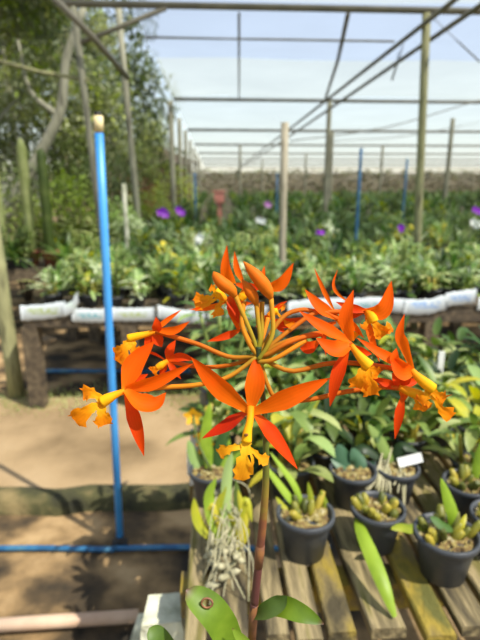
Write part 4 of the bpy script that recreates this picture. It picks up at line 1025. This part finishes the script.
# 11 outermost flower
flower([(411, 370, -4), (418, 377, -6), (425, 383, -7), (433, 389, -7)], [3.0, 3.8, 5.0, 5.6, 5.6],
       [('sepal', [(413, 370, -3), (404, 345, -6), (400, 333, -6), (404.5, 314, -4)], 11, D(cup=.3, tilt=-12)),
        ('petal', [(411, 368, -3), (385, 356, -5), (357, 338, 0)], 10.5, D(cup=.3, tilt=20)),
        ('petal', [(413, 372, -5), (402, 370, -12), (391, 357, -9)], 18, D(cup=.35)),
        ('petal', [(398, 366, -8), (395, 357, -11), (396.5, 348, -10)], 8, D(cup=.3)),
        ('sepal', [(411, 374, -2), (404, 380, 3), (396, 381, 8)], 12, D(mat='petal_red', cup=.3))],
       [([(428, 388, -7), (433, 392, -9), (439, 396, -9), (445, 400, -6)], 15, D(cup=.2, fr=.7)),
        ([(428, 390, -7), (427, 396, -8), (424, 400, -8), (420, 403, -6)], 13, D(cup=.2, fr=.7)),
        ([(432, 391, -7), (437, 403, -9), (443, 410, -9), (452, 417, -6)], 11, D(cup=.2, fr=.7))],
       ([HUB, (290, 371, 4), (325, 364, 4), (353, 363, 2), (391, 368, -1), (411, 371, -3)], [2.3, 2.4, 2.5, 2.5, 2.7, 3]), 11, smat='stalk_dark')
# 12 flower just below it
flower([(399, 387, 6), (408, 391, 3), (416, 394, 2), (423, 397, 2)], [3.4, 4.6, 5.4, 5.2],
       [('petal', [(402, 388, 6), (386, 383, 4), (370, 377, 6)], 9, D(mat='petal_red', cup=.3)),
        ('petal', [(403, 386, 5), (398, 379, 2), (392, 373, 3)], 13, D(mat='petal_red', cup=.3)),
        ('sepal', [(403, 395, 6), (399, 416, 4), (395, 439, 6)], 9.5, D(mat='petal_red', cup=.35)),
        ('sepal', [(402, 386, 7), (404, 394, 6), (403, 402, 7)], 9, D(cup=.3)),
        ('sepal', [(402, 388, 8), (412, 382, 12), (420, 380, 14)], 8, D(mat='petal_red', cup=.3))],
       [([(418, 395, 2), (422, 400, 0), (425, 405, 0), (428, 409, 1)], 10, D(cup=.2, fr=.6)),
        ([(414, 395, 2), (417, 402, 1), (418, 410, 1)], 7, D(cup=.2, fr=.6))],
       ([HUB, (275, 398, 9), (306, 400, 10), (344, 392, 8), (380, 387, 7), (402, 388, 6)], [2.2, 2.3, 2.4, 2.5, 2.7, 3]), 12, smat='stalk_dark')
# buds
def bud(pts, rad, stalk, mat='stalk_green'):
    bd = tube_part(orchid, 'bud', pts, rad, 'bud', 16, 14); tube_part(bd, 'stalk', stalk, [2.4, 2.2, 2.3, 2.6], mat, 16, 9)
bud([(235.5, 296.5, 6), (231, 290, 4), (222, 283, 2), (216, 276, 2), (213.5, 271.5, 3)], [2.6, 5.4, 6.9, 5.9, 3.9, .5], [(257, 350, 6), (253, 338, 5), (246, 321, 4), (235.5, 296, 6)])
bud([(271, 298.5, 4), (267, 290, 1), (259, 279, -1), (250, 269, -1), (243.5, 261.5, 1)], [2.6, 6.0, 7.3, 6.2, 3.6, .5], [(258, 360, 4), (267, 347, 2), (273, 330, 2), (271, 298, 4)])
bud([(256.5, 304.5, 8), (253, 296, 6), (248, 288, 6), (242, 279.5, 7)], [2.6, 5.2, 6.2, 4.6, .6], [(258, 350, 6), (260, 338, 5), (258, 320, 6), (256.5, 304, 8)])
# stalks of spent blooms
for pts, mt in (([HUB, (250, 345, 3), (242, 324, 4), (244, 302, 10)], 'stalk'), ([(259, 350, 8), (262, 330, 10), (262, 302, 14)], 'stalk_green'), ([HUB, (268, 354, 2), (285, 344, 0), (304, 337, 2), (322, 334, 6)], 'stalk_dark'), ([(258, 362, 4), (272, 360, 0), (290, 350, 0), (306, 340, 4)], 'stalk'), ([(258, 368, 4), (275, 352, 8), (296, 345, 12)], 'stalk_green')):
    tube_part(orchid, 'flower_stalk', pts, [2.3, 2.4, 2.6], mt, 16, 9)
# cane
def Fz(px, py): # point of the upright cane: constant world distance in front of the camera
    return W(px, py, foot.y+.004)
cp = [Fz(259, 347), Fz(258.5, 354), Fz(261, 380), Fz(265, 420), Fz(266, 470), Fz(264, 510), Fz(259, 560), Fz(255, 600), Fz(252, 640)]
last = cp[-1]; cp += [V3((last.x-.008, last.y+.0, .8)), V3((foot.x+.0, foot.y, .45)), V3((foot.x, foot.y, .2))]
q = catmull(cp, 66); b = MB(); rad = []
for i, p in enumerate(q):
    py = project(p)[1]; r = 2.2 if py < 345 else (2.7 if py < 440 else 2.9+min(1.3, (py-440)/70))
    rad.append(r*U*(1.0)*1.1)
b.tube(q, rad, 12); b.build('stem', M['cane'], orchid)
for (y0, y1) in ((545, 566), (602, 632), (360, 372)):
    def xs(y):
        t = min(q, key=lambda p: abs(project(p)[1]-y)); return t
    a, m_, e = xs(y1), xs((y0+y1)/2), xs(y0); rr = (4.6 if y0 > 440 else 3.4)*U*1.1
    b = MB(); b.tube([a, m_, e.lerp(m_, .1), e+V3((-.0012, -.0018, 0))], [rr*.98, rr*1.08, rr*.98, rr*.25], 10); b.build('stem_sheath', M['sheath'] if y0 > 430 else M['leaf_b'], orchid)
# leaves low on the cane (with the bitten hole in the first)
def cane_leaf(pts, w, mat, prof, hole=None, tilt=0):
    q = catmull([P(x, y, dd) for x, y, dd in pts], 22); sides = []
    for i in range(23):
        t = (q[min(i+1, 22)]-q[max(i-1, 0)]).normalized(); s = t.cross((q[i]-C).normalized()).normalized(); sides.append(Matrix.Rotation(R(tilt), 3, t) @ s)
    b = MB(); b.ribbon(q, [max(.0004, w*prof(i/22)) for i in range(23)], sides, .22, 12)
    if hole:
        h = hole; keep = []
        for f, mi, sm in zip(b.f, b.mi, b.sm):
            cc = sum((V3(b.v[i]) for i in f), V3())/len(f); pr = project(cc)
            if ((pr[0]-h[0])/h[2])**2+((pr[1]-h[1])/h[3])**2 > 1: keep.append((f, mi, sm))
        b.f = [k[0] for k in keep]; b.mi = [k[1] for k in keep]; b.sm = [k[2] for k in keep]
    lf = b.build('leaf', M[mat], orchid)
    if hole:
        b = MB(); ring = []
        for k in range(13):
            a = k*2*math.pi/12; ring.append(P(h[0]+math.cos(a)*(h[2]+.6), h[1]+math.sin(a)*(h[3]+.6), pts[2][2]-.002))
        b.tube(ring, .0009, 5, False); b.build('hole_rim', M['sheath'], lf)
    return lf
obl = lambda t: (.35+.65*min(1, t/.45)**.8) if t < .6 else max(.04, math.sqrt(max(0, 1-((t-.6)/.4)**2.4)))
ell = lambda t: max(.04, math.sin(math.pi*min(1, .08+.92*t))**.8)
cane_leaf([(246, 668, .41), (230, 640, .40), (212, 612, .39), (186, 590, .395)], .0245, 'leaf_cane', obl, hole=(207, 603, 5, 4.2), tilt=15)
cane_leaf([(253, 616, .40), (268, 610, .385), (281, 603, .378), (287, 596, .375)], .0135, 'leaf_cane_dark', ell, tilt=-20)
cane_leaf([(256, 612, .40), (280, 606, .385), (302, 613, .375), (324, 624, .372)], .0155, 'leaf_cane', ell, tilt=10)
cane_leaf([(180, 690, .43), (172, 660, .42), (160, 640, .41), (149, 628, .41)], .017, 'leaf_cane_dark', obl)
cane_leaf([(252, 648, .40), (242, 640, .39), (232, 628, .385)], .008, 'leaf_cane', ell)
tl = orchid.children
b = MB(); b.tube([P(252, 650, .402), P(232, 672, .41), P(205, 690, .42), P(180, 690, .43)], .0016, 6); b.build('leaf_stalk', M['cane'], orchid)
# its pot on the soil
b = MB(); b.lathe([(.085, 0), (.11, .18), (.12, .18), (.12, .21), (.108, .21), (.105, .18)], 28, foot); b.build('pot', M['pot'], orchid)
b = MB(); b.lathe([(.001, .195), (.06, .195), (.106, .185)], 24, foot); b.build('potting_bark', M['bark'], orchid)

# ------------------------------------------------------------------ render look
SC.view_settings.view_transform = 'Standard'; SC.view_settings.look = 'None'; SC.view_settings.exposure = 0.08; SC.view_settings.gamma = 1.0
cy = SC.cycles
cy.max_bounces = 8; cy.diffuse_bounces = 3; cy.transmission_bounces = 5; cy.transparent_max_bounces = 12; cy.use_denoising = True; cy.sample_clamp_indirect = 6
